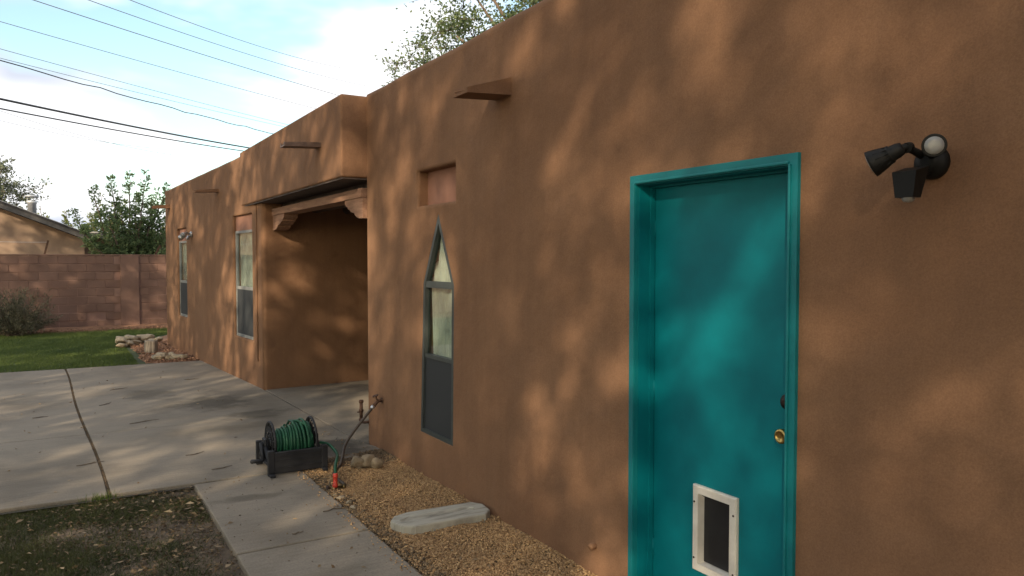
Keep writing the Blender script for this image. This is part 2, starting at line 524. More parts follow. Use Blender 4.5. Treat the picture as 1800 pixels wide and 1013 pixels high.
def soup(name, V, F, mat, tint=None, org=(0, 0, 0), parent=None):
    """big mesh from numpy: V (n,3), F (m,k) ; tint per vertex"""
    me = bpy.data.meshes.new(name)
    V = np.asarray(V, np.float32) - np.asarray(org, np.float32)
    F = np.asarray(F, np.int32)
    k = F.shape[1]
    me.vertices.add(len(V)); me.vertices.foreach_set('co', V.ravel())
    me.loops.add(F.size); me.loops.foreach_set('vertex_index', F.ravel())
    me.polygons.add(len(F))
    me.polygons.foreach_set('loop_start', np.arange(0, F.size, k, dtype=np.int32))
    me.polygons.foreach_set('loop_total', np.full(len(F), k, np.int32))
    if tint is not None:
        a = me.attributes.new('tint', 'FLOAT', 'POINT')
        a.data.foreach_set('value', np.asarray(tint, np.float32))
    me.materials.append(mat)
    me.update(calc_edges=True)
    ob = bpy.data.objects.new(name, me)
    COL.objects.link(ob)
    if parent is not None:
        ob.parent = parent
    else:
        ob.location = org
    return ob


def unit(a):
    return a / np.maximum(np.linalg.norm(a, axis=-1, keepdims=True), 1e-9)


def leaves(P, length, width, axis=None, tint=None, fold=0.25, rng=RNG):
    """P (n,3) leaf bases -> folded diamond leaves of 4 verts, 2 tris"""
    n = len(P)
    if axis is None:
        axis = rng.normal(size=(n, 3))
    ax = unit(axis)
    side = unit(np.cross(ax, rng.normal(size=(n, 3))))
    nr = np.cross(ax, side)
    l = (length * rng.uniform(0.7, 1.3, n))[:, None]
    w = (width * rng.uniform(0.7, 1.3, n))[:, None]
    a = P; b = P + ax * l
    mid = P + ax * l * 0.45
    c = mid + side * w * 0.5 + nr * w * fold
    d = mid - side * w * 0.5 + nr * w * fold
    V = np.stack([a, c, b, d], 1).reshape(-1, 3)
    i = np.arange(n) * 4
    F = np.concatenate([np.stack([i, i + 1, i + 2], 1), np.stack([i, i + 2, i + 3], 1)])
    tt = rng.uniform(0, 1, n) if tint is None else tint
    return V, F, np.repeat(tt, 4)


# ================================================================== THE SETTING
g = MB(); g.add([(-400, -400, -0.14), (400, -400, -0.14), (400, 700, -0.14), (-400, 700, -0.14)], [(0, 1, 2, 3)])
tag(g.build('ground', EARTH), kind='structure')

g = MB(); g.add([(-14, 13.9, -0.02), (1.4, 13.9, -0.02), (1.2, 17.0, -0.02), (1.75, 17.6, -0.02), (3.0, 20.75, -0.02), (-14, 20.95, -0.02)], [(0, 1, 2, 3, 4, 5)])
tag(g.build('back_lawn_soil', LAWNSOIL), kind='structure')
g = MB(); g.add([(-14, 20.5, -0.035), (12, 20.3, -0.035), (12, 21.5, 0.07), (-14, 21.5, 0.05)], [(0, 1, 2, 3)])
tag(g.build('wall_bed_soil', REDSOIL), kind='structure')
# dirt bed at the house corner, gently mounded
V = []; F = []
nx, ny = 14, 22
for j in range(ny + 1):
    y = 13.72 + (19.3 - 13.72) * j / ny
    xl = 1.12 - 0.05 * math.sin(j * 0.6)
    if y > 16.6: xl += (y - 16.6) ** 1.5 * 0.25
    xr = 2.9
    for i in range(nx + 1):
        x = xl + (xr - xl) * i / nx
        e = min(i, j, 3) / 3
        V.append((x, y, -0.03 + 0.035 * e + 0.02 * math.sin(x * 9 + y * 4) * e * 0.6 + random.uniform(-.006, .006)))
for j in range(ny):
    for i in range(nx):
        a = j * (nx + 1) + i
        F.append((a, a + 1, a + nx + 2, a + nx + 1))
g = MB(); g.add(V, F, True)
tag(g.build('dirt_bed', REDSOIL), kind='structure')
g = MB(); g.add([(-9, -3, -0.045), (0.87, -3, -0.045), (0.87, 6.24, -0.045), (-9, 6.24, -0.045)], [(0, 1, 2, 3)])
tag(g.build('front_lawn_soil', DIRT), kind='structure')
# gravel bed sheet
g = MB(); g.add([(1.64, -3, -0.02), (2.6, -3, -0.02), (2.6, 6.45, -0.02), (1.64, 6.1, -0.02)], [(0, 1, 2, 3)])
tag(g.build('gravel_bed', GRAVELBED), kind='structure')

# concrete: slabs over a gritty bed
patio = MB(); patio.add([(-9, 6.16, -0.025), (5.2, 6.16, -0.025), (5.2, 13.78, -0.025), (-9, 13.78, -0.025)], [(0, 1, 2, 3)])
patio = patio.build('patio_pavement', JOINT); tag(patio, kind='structure')


def slab(poly, parent, z1=0.0, z0=-0.10, r=0.008):
    bm = bmesh.new()
    vb = [bm.verts.new((x, y, z0)) for x, y in poly]
    vt = [bm.verts.new((x, y, z1)) for x, y in poly]
    n = len(poly)
    bm.faces.new(vb[::-1]); top = bm.faces.new(vt)
    for i in range(n):
        j = (i + 1) % n
        bm.faces.new((vb[i], vb[j], vt[j], vt[i]))
    bmesh.ops.bevel(bm, geom=list(top.edges), offset=r, segments=2, profile=0.5, affect='EDGES')
    bmesh.ops.recalc_face_normals(bm, faces=bm.faces[:])
    me = bpy.data.meshes.new('slab'); bm.to_mesh(me); bm.free()
    me.materials.append(CONC)
    o = bpy.data.objects.new('slab', me); COL.objects.link(o); o.parent = parent
    return o


def jx(y, off=0):   # the wide expansion joint wanders a little
    return 0.062 + (13.72 - y) / 7.5 * 0.22 + 0.015 * math.sin(y * 1.1) + off


ys_up = [13.74 - (13.74 - 8.46) * i / 12 for i in range(13)]
ys_dn = [8.452 - (8.452 - 6.2) * i / 6 for i in range(7)]
fx = lambda y: 2.385 - (y - 6.8) * (0.10 / 3.4)       # joint in line with the facade
slab([(jx(y, 0.013), y) for y in ys_up[::-1]][::-1] + [(fx(8.46), 8.46), (fx(10.3), 10.3), (2.31, 13.72)], patio)
slab([(jx(y, 0.013), y) for y in ys_dn] + [(1.66, 6.165), (2.1, 6.30), (2.50, 6.47), (fx(6.8), 6.8), (fx(8.452), 8.452)], patio)
slab([(jx(y, -0.013), y) for y in ys_up[::-1]] + [(-4.6, 13.85), (-4.6, 8.46)], patio)
slab([(jx(y, -0.013), y) for y in ys_dn[::-1]] + [(-4.6, 8.452), (-4.6, 6.24)], patio)
slab([(-9, 6.24), (-4.62, 6.24), (-4.62, 13.85), (-9, 13.9)], patio)
slab([(fx(6.8) + 0.03, 6.72), (5.6, 6.72), (5.6, 10.6), (fx(10.6) + 0.03, 10.6)], patio, z1=-0.006)

walk = MB(); walk.add([(0.88, -3, -0.03), (1.64, -3, -0.03), (1.64, 6.17, -0.03), (0.88, 6.17, -0.03)], [(0, 1, 2, 3)])
walk = walk.build('walkway', JOINT); tag(walk, kind='structure')
wy_ = [6.155, 4.555, 2.98, 1.4, -0.2, -1.8, -3.0]
for i in range(6):
    a, b = wy_[i] - 0.006, wy_[i + 1] + 0.006
    s0 = 0.0 - 0.003 * (i % 2)
    slab([(0.857, b), (1.664, b), (1.664, a), (0.857, a - 0.0)], walk, z1=s0)

# ================================================================== THE HOUSE
D = 2.46
house = thing('adobe_house', (D, 6.8, 0), 'long brown stucco adobe house with recessed porch and teal side door', 'house')


def offset_loop(lp, r):
    """shift each edge of a CCW loop inward by r"""
    n = len(lp); out = []
    for i in range(n):
        p0, p1, p2 = lp[i - 1], lp[i], lp[(i + 1) % n]
        d1 = np.array(p1) - np.array(p0); d2 = np.array(p2) - np.array(p1)
        d1 = d1 / np.linalg.norm(d1); d2 = d2 / np.linalg.norm(d2)
        n1 = np.array([-d1[1], d1[0]]); n2 = np.array([-d2[1], d2[0]])
        m = n1 + n2
        m = m / max(0.35, (1 + n1 @ n2))
        out.append(tuple(np.array(p1) + m * r))
    return out


def facade(mb, fn, outer, r_out, depth, holes):
    """fn(s, z, w): w = depth into the wall. outer CCW in (s,z); holes = [(loop CCW, r, depth)]"""
    def rings(lp, r, dp, sign, seg=5):
        rs = []
        for k in range(seg + 1):
            a = math.pi / 2 * k / seg
            off = r * (1 - math.sin(a)); w = r * (1 - math.cos(a))
            rs.append([(s, z, w) for s, z in offset_loop(lp, sign * off)])
        rs.append([(s, z, dp) for s, z in lp])
        return rs
    allr = [rings(outer, r_out, depth, 1)]
    for lp, r, dp in holes:
        allr.append(rings(lp, r, dp, -1))
    polys = [[Vector((s, z, 0)) for s, z, w in R[0]] for R in allr]
    tri = tessellate_polygon(polys)
    flat = [p for pl in polys for p in pl]
    mb.add([fn(p.x, p.y, 0.0) for p in flat], [tuple(t_) for t_ in tri], False)
    for R in allr:
        n = len(R[0])
        vs_ = [fn(*p) for ring in R for p in ring]
        fs = []
        for i in range(len(R) - 1):
            for k in range(n):
                k2 = (k + 1) % n
                fs.append((i * n + k, i * n + k2, (i + 1) * n + k2, (i + 1) * n + k))
        mb.add(vs_, fs, True)


def wavy_top(s0, s1, z, z0, step=0.45, amp=0.007, fall=0.0):
    """CCW loop of a wall whose top edge is hand-finished"""
    lp = [(s0, z0), (s1, z0)]
    n = int((s1 - s0) / step)
    for i in range(n + 1):
        s = s1 + (s0 - s1) * i / n
        lp.append((s, z - fall * s + (random.uniform(-amp, amp) if 0 < i < n else 0)))
    return lp


def rect(s0, s1, z0, z1):
    return [(s0, z0), (s1, z0), (s1, z1), (s0, z1)]


def weld_smooth(ob):
    bm = bmesh.new(); bm.from_mesh(ob.data)
    bmesh.ops.remove_doubles(bm, verts=bm.verts[:], dist=0.0006)
    bmesh.ops.recalc_face_normals(bm, faces=bm.faces[:])
    for f in bm.faces: f.smooth = True
    for e in bm.edges:
        if len(e.link_faces) == 2 and e.calc_face_angle(0) > rad(50): e.smooth = False
    bm.to_mesh(ob.data); bm.free()
    try:
        md = ob.modifiers.new('weighted', 'WEIGHTED_NORMAL'); md.keep_sharp = True; md.weight = 100
    except Exception:
        pass
    return ob


mainf = lambda s, z, w: (D + w, s, z)
# pointed window loop: sill, shoulders, apex
PW = [(4.99, 0.335), (5.565, 0.335), (5.50, 1.515), (5.225, 2.045), (4.965, 1.515)]
mb = MB()
facade(mb, mainf, wavy_top(-4.0, 6.79, 3.235, -0.2), 0.055, 4.6, [
    (rect(2.005, 2.92, -0.15, 2.07), 0.006, 0.30),
    (PW, 0.012, 0.22),
    (rect(4.945, 5.60, 2.125, 2.395), 0.03, 0.10),
])
weld_smooth(mb.build('wall', STUCCO, house))
mb = MB().box((D + 0.09, 4.90, 2.08), (D + 0.16, 5.65, 2.44))
mb.build('niche_panel', PINK, house)
# shadow box so that the rooms behind openings are closed
MB().box((D + 0.5, 4.6, 0.0), (D + 0.55, 6.0, 2.3)).build('room_wall', ROOMDARK, house)

# ---- porch header over the recess
mb = MB().bbox((2.218, 6.747, 2.452), (2.86, 11.2, 3.20), 0.02, 3)
hd = mb.build('porch_header', STUCCO, house)
MB().box((2.56, 6.80, 2.36), (2.60, 10.3, 2.48)).build('gap_shade_board', SOFFITSHADE, house)  # dark strip painting the shaded gap above the beam
mb = MB().bbox((2.42, 6.80, 2.278), (2.62, 10.3, 2.366), 0.006)
mb.build('lintel_beam', BEAMP, house)
for i in range(12):
    MB().box((2.236, 6.765 + i * 0.362, 2.437), (2.585, 6.765 + i * 0.362 + 0.356, 2.4515)).build('soffit_shade_board', SOFFITSHADE, house)  # added dark boards, underside shade put into their colour


def corbel(y0, y1, name='corbel'):
    """carved bracket under the beam: stepped and scalloped profile, thick across the beam"""
    s = 1 if y1 > y0 else -1
    Lc = abs(y1 - y0)
    prof = [(0, 0), (Lc, 0), (Lc * 0.99, -0.028), (Lc * 0.93, -0.055), (Lc * 0.84, -0.066), (Lc * 0.82, -0.088), (Lc * 0.72, -0.092), (Lc * 0.67, -0.112),
            (Lc * 0.58, -0.125), (Lc * 0.46, -0.128), (Lc * 0.43, -0.150), (Lc * 0.33, -0.172), (Lc * 0.20, -0.186), (Lc * 0.06, -0.190), (0, -0.190)]
    m = MB()
    m.prism(prof, 2.432, 2.60, lambda a, b, w: (w, y0 + s * a, 2.276 + b))
    return fix_normals(m.build(name, BEAMP, house))


corbel(6.79, 7.30)
corbel(10.235, 9.63)
# porch ceiling and back wall
MB().box((2.63, 6.7, 2.46), (6.6, 10.3, 2.6)).build('porch_ceiling', WOODDARK, house)
MB().box((5.6, 6.6, -0.1), (5.8, 10.4, 2.5)).build('porch_wall', STUCCO, house)
for i in range(5):
    x = 3.0 + i * 0.45
    MB().tube([(x, 6.75, 2.40), (x, 10.25, 2.40)], 0.07, 10).build('ceiling_viga', WOODDARK, house)

# ---- far block, turned four degrees
A2 = Vector((2.29, 10.215)); B2 = Vector((1.845, 16.6))
fd = (B2 - A2).normalized(); LF = (B2 - A2).length
fn_in = Vector((fd.y, -fd.x))


def farf(s, z, w):
    p = A2 + fd * s + fn_in * w
    return (p.x, p.y, z)


FW = [(0.46, 1.40), (4.50, 5.27)]
mb = MB()
facade(mb, farf, wavy_top(0.0, LF, 3.19, -0.2, fall=0.018), 0.06, 4.4, [
    (rect(0.46, 1.40, 0.60, 2.33), 0.025, 0.2),
    (rect(4.50, 5.27, 0.66, 2.27), 0.025, 0.2)])
weld_smooth(mb.build('wall', STUCCO, house))
MB().prism([(0.2, 0.3), (6, 0.3), (6, 2.6), (0.2, 2.6)], 0.6, 0.65, lambda a, b, w: farf(a, b, w)).build('room_wall', ROOMDARK, house)

# house far parapet, low buttress moulding line (thin conduit down the porch corner)
MB().tube([farf(0.22, 0.35, -0.006), farf(0.225, 1.9, -0.006), farf(0.23, 2.44, -0.006)], 0.008, 6).build('conduit', STUCCO, house)


# ---- scuppers
def canale(P, out, side, length, w, h, mat, name='canale', tipdrop=0.02, taper=0.5):
    """open trough: floor and two side walls running out of the wall"""
    P = Vector(P); out = Vector(out).normalized(); side = Vector(side).normalized()
    Z = Vector((0, 0, 1))
    m = MB()
    back = -0.06

    def fr(o, s, z): return tuple(P + out * o + side * s + Z * (z - tipdrop * max(o, 0) / length))
    # floor
    def hexa(s0, s1, z0, z1b, z1t):
        v = [fr(back, s0, z0), fr(length, s0, z0), fr(length, s1, z0), fr(back, s1, z0),
             fr(back, s0, z1b), fr(length, s0, z1t), fr(length, s1, z1t), fr(back, s1, z1b)]
        m.add(v, [(0, 3, 2, 1), (4, 5, 6, 7), (0, 1, 5, 4), (1, 2, 6, 5), (2, 3, 7, 6), (3, 0, 4, 7)])
    hexa(-w / 2, w / 2, 0, 0.018, 0.018)
    hexa(-w / 2, -w / 2 + 0.025, 0.018, h, h * taper)
    hexa(w / 2 - 0.025, w / 2, 0.018, h, h * taper)
    return fix_normals(m.build(name, mat, house))


canale((D, 4.24, 2.735), (-1, 0, 0), (0, 1, 0), 0.31, 0.20, 0.125, STUCCO, taper=0.25)
canale((2.218, 7.44, 2.80), (-1, 0, 0), (0, 1, 0), 0.35, 0.16, 0.045, TIN, taper=0.9)
q = farf(2.25, 0, 0)
canale((q[0], q[1], 2.745), (-fn_in.x, -fn_in.y, 0), (fd.x, fd.y, 0), 0.33, 0.15, 0.05, STUCCO, taper=0.6)
q = farf(5.95, 0, 0)
canale((q[0], q[1], 2.70), (-fn_in.x, -fn_in.y, 0), (fd.x, fd.y, 0), 0.30, 0.15, 0.07, STUCCO, taper=0.8)


# ---- windows
def bar(m, fn, s0, s1, z0, z1, w0, w1):
    m.prism([(s0, z0), (s1, z0), (s1, z1), (s0, z1)], w0, w1, fn)


def curtain(fn, s0, s1, z0, z1, w, parent, amp=0.012, freq=70, mat=CURTAIN):
    n = 60; V = []; F = []
    for j in range(5):
        for i in range(n + 1):
            u = i / n
            s = s0 + (s1 - s0) * u
            z = z0 + (z1 - z0) * j / 4
            V.append(fn(s + 0.006 * math.sin(j + i * .4), z, w + amp * math.sin(s * freq + 0.6 * math.sin(s * 23) + j * .25) + amp * .5 * math.sin(s * freq * .37)))
    for j in range(4):
        for i in range(n):
            a = j * (n + 1) + i
            F.append((a, a + 1, a + n + 2, a + n + 1))
    m = MB(); m.add(V, F, True)
    return m.build('curtain', mat, parent)


def sash_window(fn, s0, s1, z0, z1, ztop, rail):
    w0, w1 = 0.035, 0.075
    m = MB()
    bar(m, fn, s0 - .02, s0 + 0.04, z0 - .02, z1, w0, w1)
    bar(m, fn, s1 - 0.04, s1 + .02, z0 - .02, z1, w0, w1)
    bar(m, fn, s0 + .04, s1 - .04, z0 - .02, z0 + 0.04, w0, w1)
    bar(m, fn, s0 + .04, s1 - .04, z1 - 0.035, z1, w0, w1)
    bar(m, fn, s0 + .04, s1 - .04, rail - .022, rail + .022, w0 + .005, w1)
    win = fix_normals(m.build('window', WINGREY, house))
    m = MB(); bar(m, fn, s0 - .03, s1 + .03, z1, ztop + .04, 0.045, 0.09)
    fix_normals(m.build('lintel_panel', PINK, win))
    m = MB(); bar(m, fn, s0 + .04, s1 - .04, rail + .022, z1 - .035, 0.054, 0.058)
    fix_normals(m.build('pane', GLASS, win))
    m = MB(); bar(m, fn, s0 + .04, s1 - .04, z0 + .04, rail - .022, 0.044, 0.048)
    fix_normals(m.build('screen', SCREEN, win))
    curtain(fn, s0 + .02, s1 - .02, rail - .1, z1, 0.095, win)
    return win


sash_window(farf, 0.46, 1.40, 0.60, 2.115, 2.33, 1.30)
sash_window(farf, 4.50, 5.27, 0.66, 2.045, 2.27, 1.30)

# pointed narrow window: each frame member follows the opening
win = MB()


def edge_bar(m, fn, p, q, wid, w0, w1):
    p = np.array(p); q = np.array(q)
    d = (q - p) / np.linalg.norm(q - p)
    nrm = np.array([-d[1], d[0]])
    m.prism([tuple(p - d * 0.0), tuple(q), tuple(q + nrm * wid), tuple(p + nrm * wid)], w0, w1, fn)


inner = offset_loop(PW, 0.032)
for i in range(5):
    j = (i + 1) % 5
    win.prism([PW[i], PW[j], inner[j], inner[i]], 0.004, 0.05, mainf)
bar(win, mainf, 4.99, 5.475, 1.485, 1.535, 0.008, 0.05)
bar(win, mainf, 5.015, 5.505, 0.935, 0.965, 0.012, 0.05)
pw = fix_normals(win.build('window', WINFRAME, house))
fix_normals(MB().prism([(4.995, 1.535), (5.47, 1.535), (5.226, 1.985)], 0.030, 0.034, mainf).build('pane', GLASS, pw))
fix_normals(MB().prism([(5.005, 0.965), (5.505, 0.965), (5.475, 1.485), (4.998, 1.485)], 0.034, 0.038, mainf).build('pane', GLASS, pw))
fix_normals(MB().prism([(5.018, 0.365), (5.53, 0.365), (5.505, 0.935), (5.005, 0.935)], 0.020, 0.024, mainf).build('screen', SCREEN, pw))
curtain(mainf, 4.9, 5.475, 0.9, 2.1, 0.085, pw, amp=0.020, freq=105)

# ---- door frame and door
fr_ = MB()
x0, x1 = D - 0.018, D + 0.012
oL, oR, oT = 2.962, 1.964, 2.112      # outer edges
iL, iR, iT = 2.918, 2.008, 2.068
fr_.prism([(oR, -0.05), (iR, -0.05), (iR, iT), (oR, oT)], x0, x1, lambda a, b, w: (w, a, b))
fr_.prism([(iL, -0.05), (oL, -0.05), (oL, oT), (iL, iT)], x0, x1, lambda a, b, w: (w, a, b))
fr_.prism([(iR, iT), (iL, iT), (oL, oT), (oR, oT)], x0, x1, lambda a, b, w: (w, a, b))
frame = fix_normals(fr_.build('door_frame', TEALTRIM, house))
m = MB()     # moulding bead on the casing
for (ya, yb) in ((iR - 0.014, iR - 0.003), (iL + 0.003, iL + 0.014)):
    m.bbox((x0 - 0.008, ya, -0.05), (x0 + 0.004, yb, iT + 0.003), 0.003)
m.bbox((x0 - 0.008, iR - 0.003, iT + 0.003), (x0 + 0.004, iL + 0.003, iT + 0.014), 0.003)
m.build('casing_bead', TEALTRIM, frame)
m = MB()
m.box((D + 0.004, iR - .02, -.05), (D + 0.16, iR + 0.004, iT))
m.box((D + 0.004, iL - 0.004, -.05), (D + 0.16, iL + .02, iT))
m.box((D + 0.004, iR - .02, iT - 0.004), (D + 0.16, iL + .02, iT + .02))
m.box((D + 0.145, iR + .004, -.05), (D + 0.16, iR + 0.014, iT - .004))
m.box((D + 0.070, iL - 0.014, -.05), (D + 0.095, iL - .004, iT - .004))
m.box((D + 0.070, iR + .004, iT - .014), (D + 0.095, iL - .014, iT - .004))
m.build('jamb', TEAL, frame)
m = MB().box((D - 0.01, 1.97, -0.06), (D + 0.2, 2.95, 0.03)); m.build('threshold', CONC, frame)
m = MB()
facade(m, lambda s, z, w: (D + 0.100 + w, s, z), rect(iR + 0.007, iL - 0.007, 0.035, iT - 0.008), 0.004, 0.042, [(rect(2.380, 2.580, 0.279, 0.616), 0.001, 0.042)])
door = weld_smooth(m.build('door', TEAL, house))
# hinges on the far edge
for z in (0.25, 1.05, 1.85):
    MB().lathe([(0.008, -0.045), (0.008, 0.045)], (D + 0.098, iL - 0.008, z), (0, 0, 1), 10).build('hinge', TEAL, door)
# knob and deadbolt
kx = D + 0.100
MB().lathe([(0.033, 0), (0.033, 0.006), (0.026, 0.011), (0.013, 0.014), (0.0115, 0.030), (0.017, 0.034), (0.027, 0.040), (0.031, 0.050),
            (0.029, 0.062), (0.020, 0.067), (0.019, 0.064), (0.006, 0.063)], (kx, 2.078, 0.985), (-1, 0, 0), 28).build('knob', BRASS, door)
MB().lathe([(0.033, 0), (0.033, 0.008), (0.028, 0.016), (0.020, 0.019), (0.019, 0.024), (0.008, 0.025)], (kx, 2.090, 1.118), (-1, 0, 0), 26).build('deadbolt', BRONZE, door)
# pet door
pdf = MB()
y0, y1, z0, z1 = 2.346, 2.614, 0.245, 0.650
fw = 0.034
fx0, fx1 = kx - 0.020, kx + 0.002
pf = lambda a, b, w: (w, a, b)
ins = [(2.383, 0.282), (2.577, 0.282), (2.577, 0.613), (2.383, 0.613)]
outp = [(y0, z0), (y1, z0), (y1, z1), (y0, z1)]
for i in range(4):
    j = (i + 1) % 4
    # face with a sloped outer chamfer
    cz = offset_loop(outp, 0.006)
    pdf.add([(fx1, *outp[i]), (fx1, *outp[j]), (fx0 + .006, *outp[j]), (fx0 + .006, *outp[i])], [(0, 1, 2, 3)])
    pdf.add([(fx0 + .006, *outp[i]), (fx0 + .006, *outp[j]), (fx0, *cz[j]), (fx0, *cz[i])], [(0, 1, 2, 3)])
    pdf.add([(fx0, *cz[i]), (fx0, *cz[j]), (fx0, *ins[j]), (fx0, *ins[i])], [(0, 1, 2, 3)])
    pdf.add([(fx0, *ins[i]), (fx0, *ins[j]), (kx + 0.040, *ins[j]), (kx + .040, *ins[i])], [(0, 1, 2, 3)])
pdfo = fix_normals(pdf.build('pet_door_frame', WHITEPL, door))
MB().bbox((kx + 0.016, 2.387, 0.288), (kx + 0.020, 2.572, 0.604), 0.001, 1).build('pet_door_flap', FLAP, door)
m = MB()
m.box((kx + .008, 2.384, 0.598), (kx + .024, 2.576, 0.6125)).build('pet_door_rail', BLACKPL, door)
for (yy, zz_) in ((y0 + .014, z0 + .06), (y0 + .014, z1 - .08), (y1 - .014, z0 + .06), (y1 - .014, z1 - .08)):
    MB().lathe([(0.0055, 0), (0.0048, 0.002), (0.001, 0.0026)], (fx0 - .0002, yy, zz_), (-1, 0, 0), 10).build('screw', BRONZE, door)

# ================================================================== WALL LIGHTS
fl = thing('floodlight', (D, 1.444, 1.95), 'black twin-head motion floodlight on the wall right of the teal door', 'wall light')
MB().lathe([(0.055, -0.004), (0.055, 0.018), (0.049, 0.030), (0.036, 0.040), (0.034, 0.052), (0.012, 0.056)], (D, 1.446, 2.016), (-1, 0, 0), 32).build('backplate', BLACKPL, fl)


def lamp_head(base, direc, name='lamp_head', sc=1.0):
    prof = [(0.012, -0.012), (0.022, -0.008), (0.027, 0.010), (0.029, 0.030), (0.034, 0.034), (0.034, 0.040), (0.031, 0.044), (0.040, 0.062), (0.049, 0.098), (0.0505, 0.108), (0.046, 0.108)]
    prof = [(r * sc, h * sc) for r, h in prof]
    m = MB().lathe(prof, base, direc, 32)
    # cooling ribs round the neck
    d = Vector(direc).normalized()
    a = d.cross(Vector((0, 0, 1))).normalized(); b = d.cross(a)
    for k in range(12):
        q = 2 * math.pi * k / 12
        rd = a * math.cos(q) + b * math.sin(q)
        p0 = Vector(base) + d * 0.036 * sc + rd * 0.030 * sc
        p1 = Vector(base) + d * 0.085 * sc + rd * 0.044 * sc
        m.tube([p0, p1], 0.003 * sc, 5)
    h = m.build(name, BLACKPL, fl)
    MB().lathe([(0.0385 * sc, 0.0), (0.038 * sc, 0.003 * sc), (0.020 * sc, 0.006 * sc), (0.002 * sc, 0.007 * sc)], Vector(base) + d * 0.1082 * sc, direc, 32).build('lens', LENS, h)
    return h


# right head looks along the wall toward the camera, left head points away
lamp_head((2.345, 1.385, 2.050), (-0.88, -0.62, -0.06), sc=0.70)
lamp_head((2.312, 1.468, 2.052), (-0.22, 0.50, -0.27), sc=0.88)
m = MB()
m.tube([(2.43, 1.43, 2.03), (2.39, 1.415, 2.045), (2.352, 1.405, 2.052)], [0.016, 0.014, 0.013], 12)
m.lathe([(0.018, -0.014), (0.018, 0.014)], (2.39, 1.415, 2.045), (0, 1, 0.2), 14)
m.build('swivel_arm', BLACKPL, fl)
m = MB()
m.tube([(2.43, 1.452, 2.03), (2.385, 1.465, 2.05), (2.345, 1.468, 2.06), (2.316, 1.471, 2.056)], [0.015, 0.012, 0.012, 0.012], 12)
m.lathe([(0.017, -0.013), (0.017, 0.013)], (2.352, 1.468, 2.06), (1, 0.2, 0.2), 14)
m.build('swivel_arm', BLACKPL, fl)
# motion sensor: tapered hood on a ball stalk
m = MB()
m.tube([(2.43, 1.444, 1.99), (2.38, 1.444, 1.975), (2.34, 1.44, 1.965)], [0.014, 0.013, 0.016], 12)
sx = 2.318; sy = 1.436
top = [(-0.036, -0.040), (0.034, -0.040), (0.034, 0.040), (-0.036, 0.040)]
bot = [(-0.034, -0.030), (0.014, -0.026), (0.014, 0.026), (-0.034, 0.030)]
zt, zb = 1.983, 1.896
V = [(sx + a, sy + b, zt + (0.012 if a > 0 else -0.006)) for a, b in top] + [(sx + a, sy + b, zb) for a, b in bot]
m.add(V, [(0, 1, 2, 3), (7, 6, 5, 4), (0, 4, 5, 1), (1, 5, 6, 2), (2, 6, 7, 3), (3, 7, 4, 0)])
sen = fix_normals(m.build('motion_sensor', BLACKPL, fl))
MB().lathe([(0.020, 0.004), (0.019, -0.006), (0.013, -0.013), (0.003, -0.015)], (sx - .010, sy, zb), (0, 0, 1), 20).build('lens', LENS, sen)

q = Vector(farf(4.05, 2.14, 0))
fl2 = thing('floodlight', (q.x, q.y, q.z), 'small pale twin-bulb floodlight beside the farthest window of the house', 'wall light')
MB().lathe([(0.055, 0), (0.055, 0.02), (0.03, 0.035)], q, (-1, -0.07, 0), 20).build('backplate', GREYMET, fl2)
for (dy_, dz_) in ((-0.10, 0.02), (0.11, -0.02)):
    b_ = q + Vector((-0.10, dy_, dz_))
    m = MB().tube([q + Vector((-.02, 0, 0)), q + Vector((-.06, dy_ * .5, 0.02)), b_], 0.011, 8)
    d_ = Vector((-0.7, dy_ * 6, -0.45))
    m.lathe([(0.018, -0.02), (0.025, 0.02), (0.045, 0.07), (0.05, 0.10), (0.046, 0.10)], b_, d_, 18)
    hh = m.build('lamp_head', GREYMET, fl2)
    MB().lathe([(0.046, 0), (0.02, 0.018), (0.002, 0.02)], b_ + d_.normalized() * 0.096, d_, 18).build('lens', LENS, hh)
MB().lathe([(0.02, 0), (0.026, 0.05), (0.018, 0.08)], q + Vector((-.05, 0, -.02)), (-0.4, 0, -1), 14).build('motion_sensor', GREYMET, fl2)

# ================================================================== HOSE REEL
RX0, RX1 = 1.455, 1.785      # wheel planes
RY = 6.28; RZ = 0.215
reel = thing('hose_reel', (1.64, RY, 0), 'charcoal plastic hose reel wound with green hose on the concrete', 'hose reel')


def wheel(x, R=0.165):
    m = MB()
    ring = [(x, RY + R * math.cos(a), RZ + R * math.sin(a)) for a in np.linspace(0, 2 * math.pi, 41)[:-1]]
    m.tube(ring, 0.010, 8, closed=True)
    ring2 = [(x, RY + R * .55 * math.cos(a), RZ + R * .55 * math.sin(a)) for a in np.linspace(0, 2 * math.pi, 33)[:-1]]
    m.tube(ring2, 0.007, 6, closed=True)
    m.lathe([(0.042, -0.014), (0.042, 0.014)], (x, RY, RZ), (1, 0, 0), 20)
    for k in range(10):
        a = 2 * math.pi * k / 10
        # scrolled spokes: each one bows to one side, then the other
        pts = []
        for u in np.linspace(0.2, 1.0, 8):
            b = a + 0.30 * math.sin(u * math.pi * 2.0)
            pts.append((x, RY + R * u * math.cos(b), RZ + R * u * math.sin(b)))
        m.tube(pts, 0.006, 6)
        pts = []
        for u in np.linspace(0.55, 1.0, 5):
            b = a + 0.31 - 0.30 * math.sin((u - .55) / .45 * math.pi)
            pts.append((x, RY + R * u * math.cos(b), RZ + R * u * math.sin(b)))
        m.tube(pts, 0.005, 6)
    return m.build('wheel', CHAR, reel)


wheel(RX0, 0.170); wheel(RX1, 0.175)
MB().lathe([(0.06, 0), (0.06, RX1 - RX0)], (RX0, RY, RZ), (1, 0, 0), 18).build('drum', CHAR, reel)
# wound hose: layered coils, uneven, swelling towards the far wheel
hs = MB()


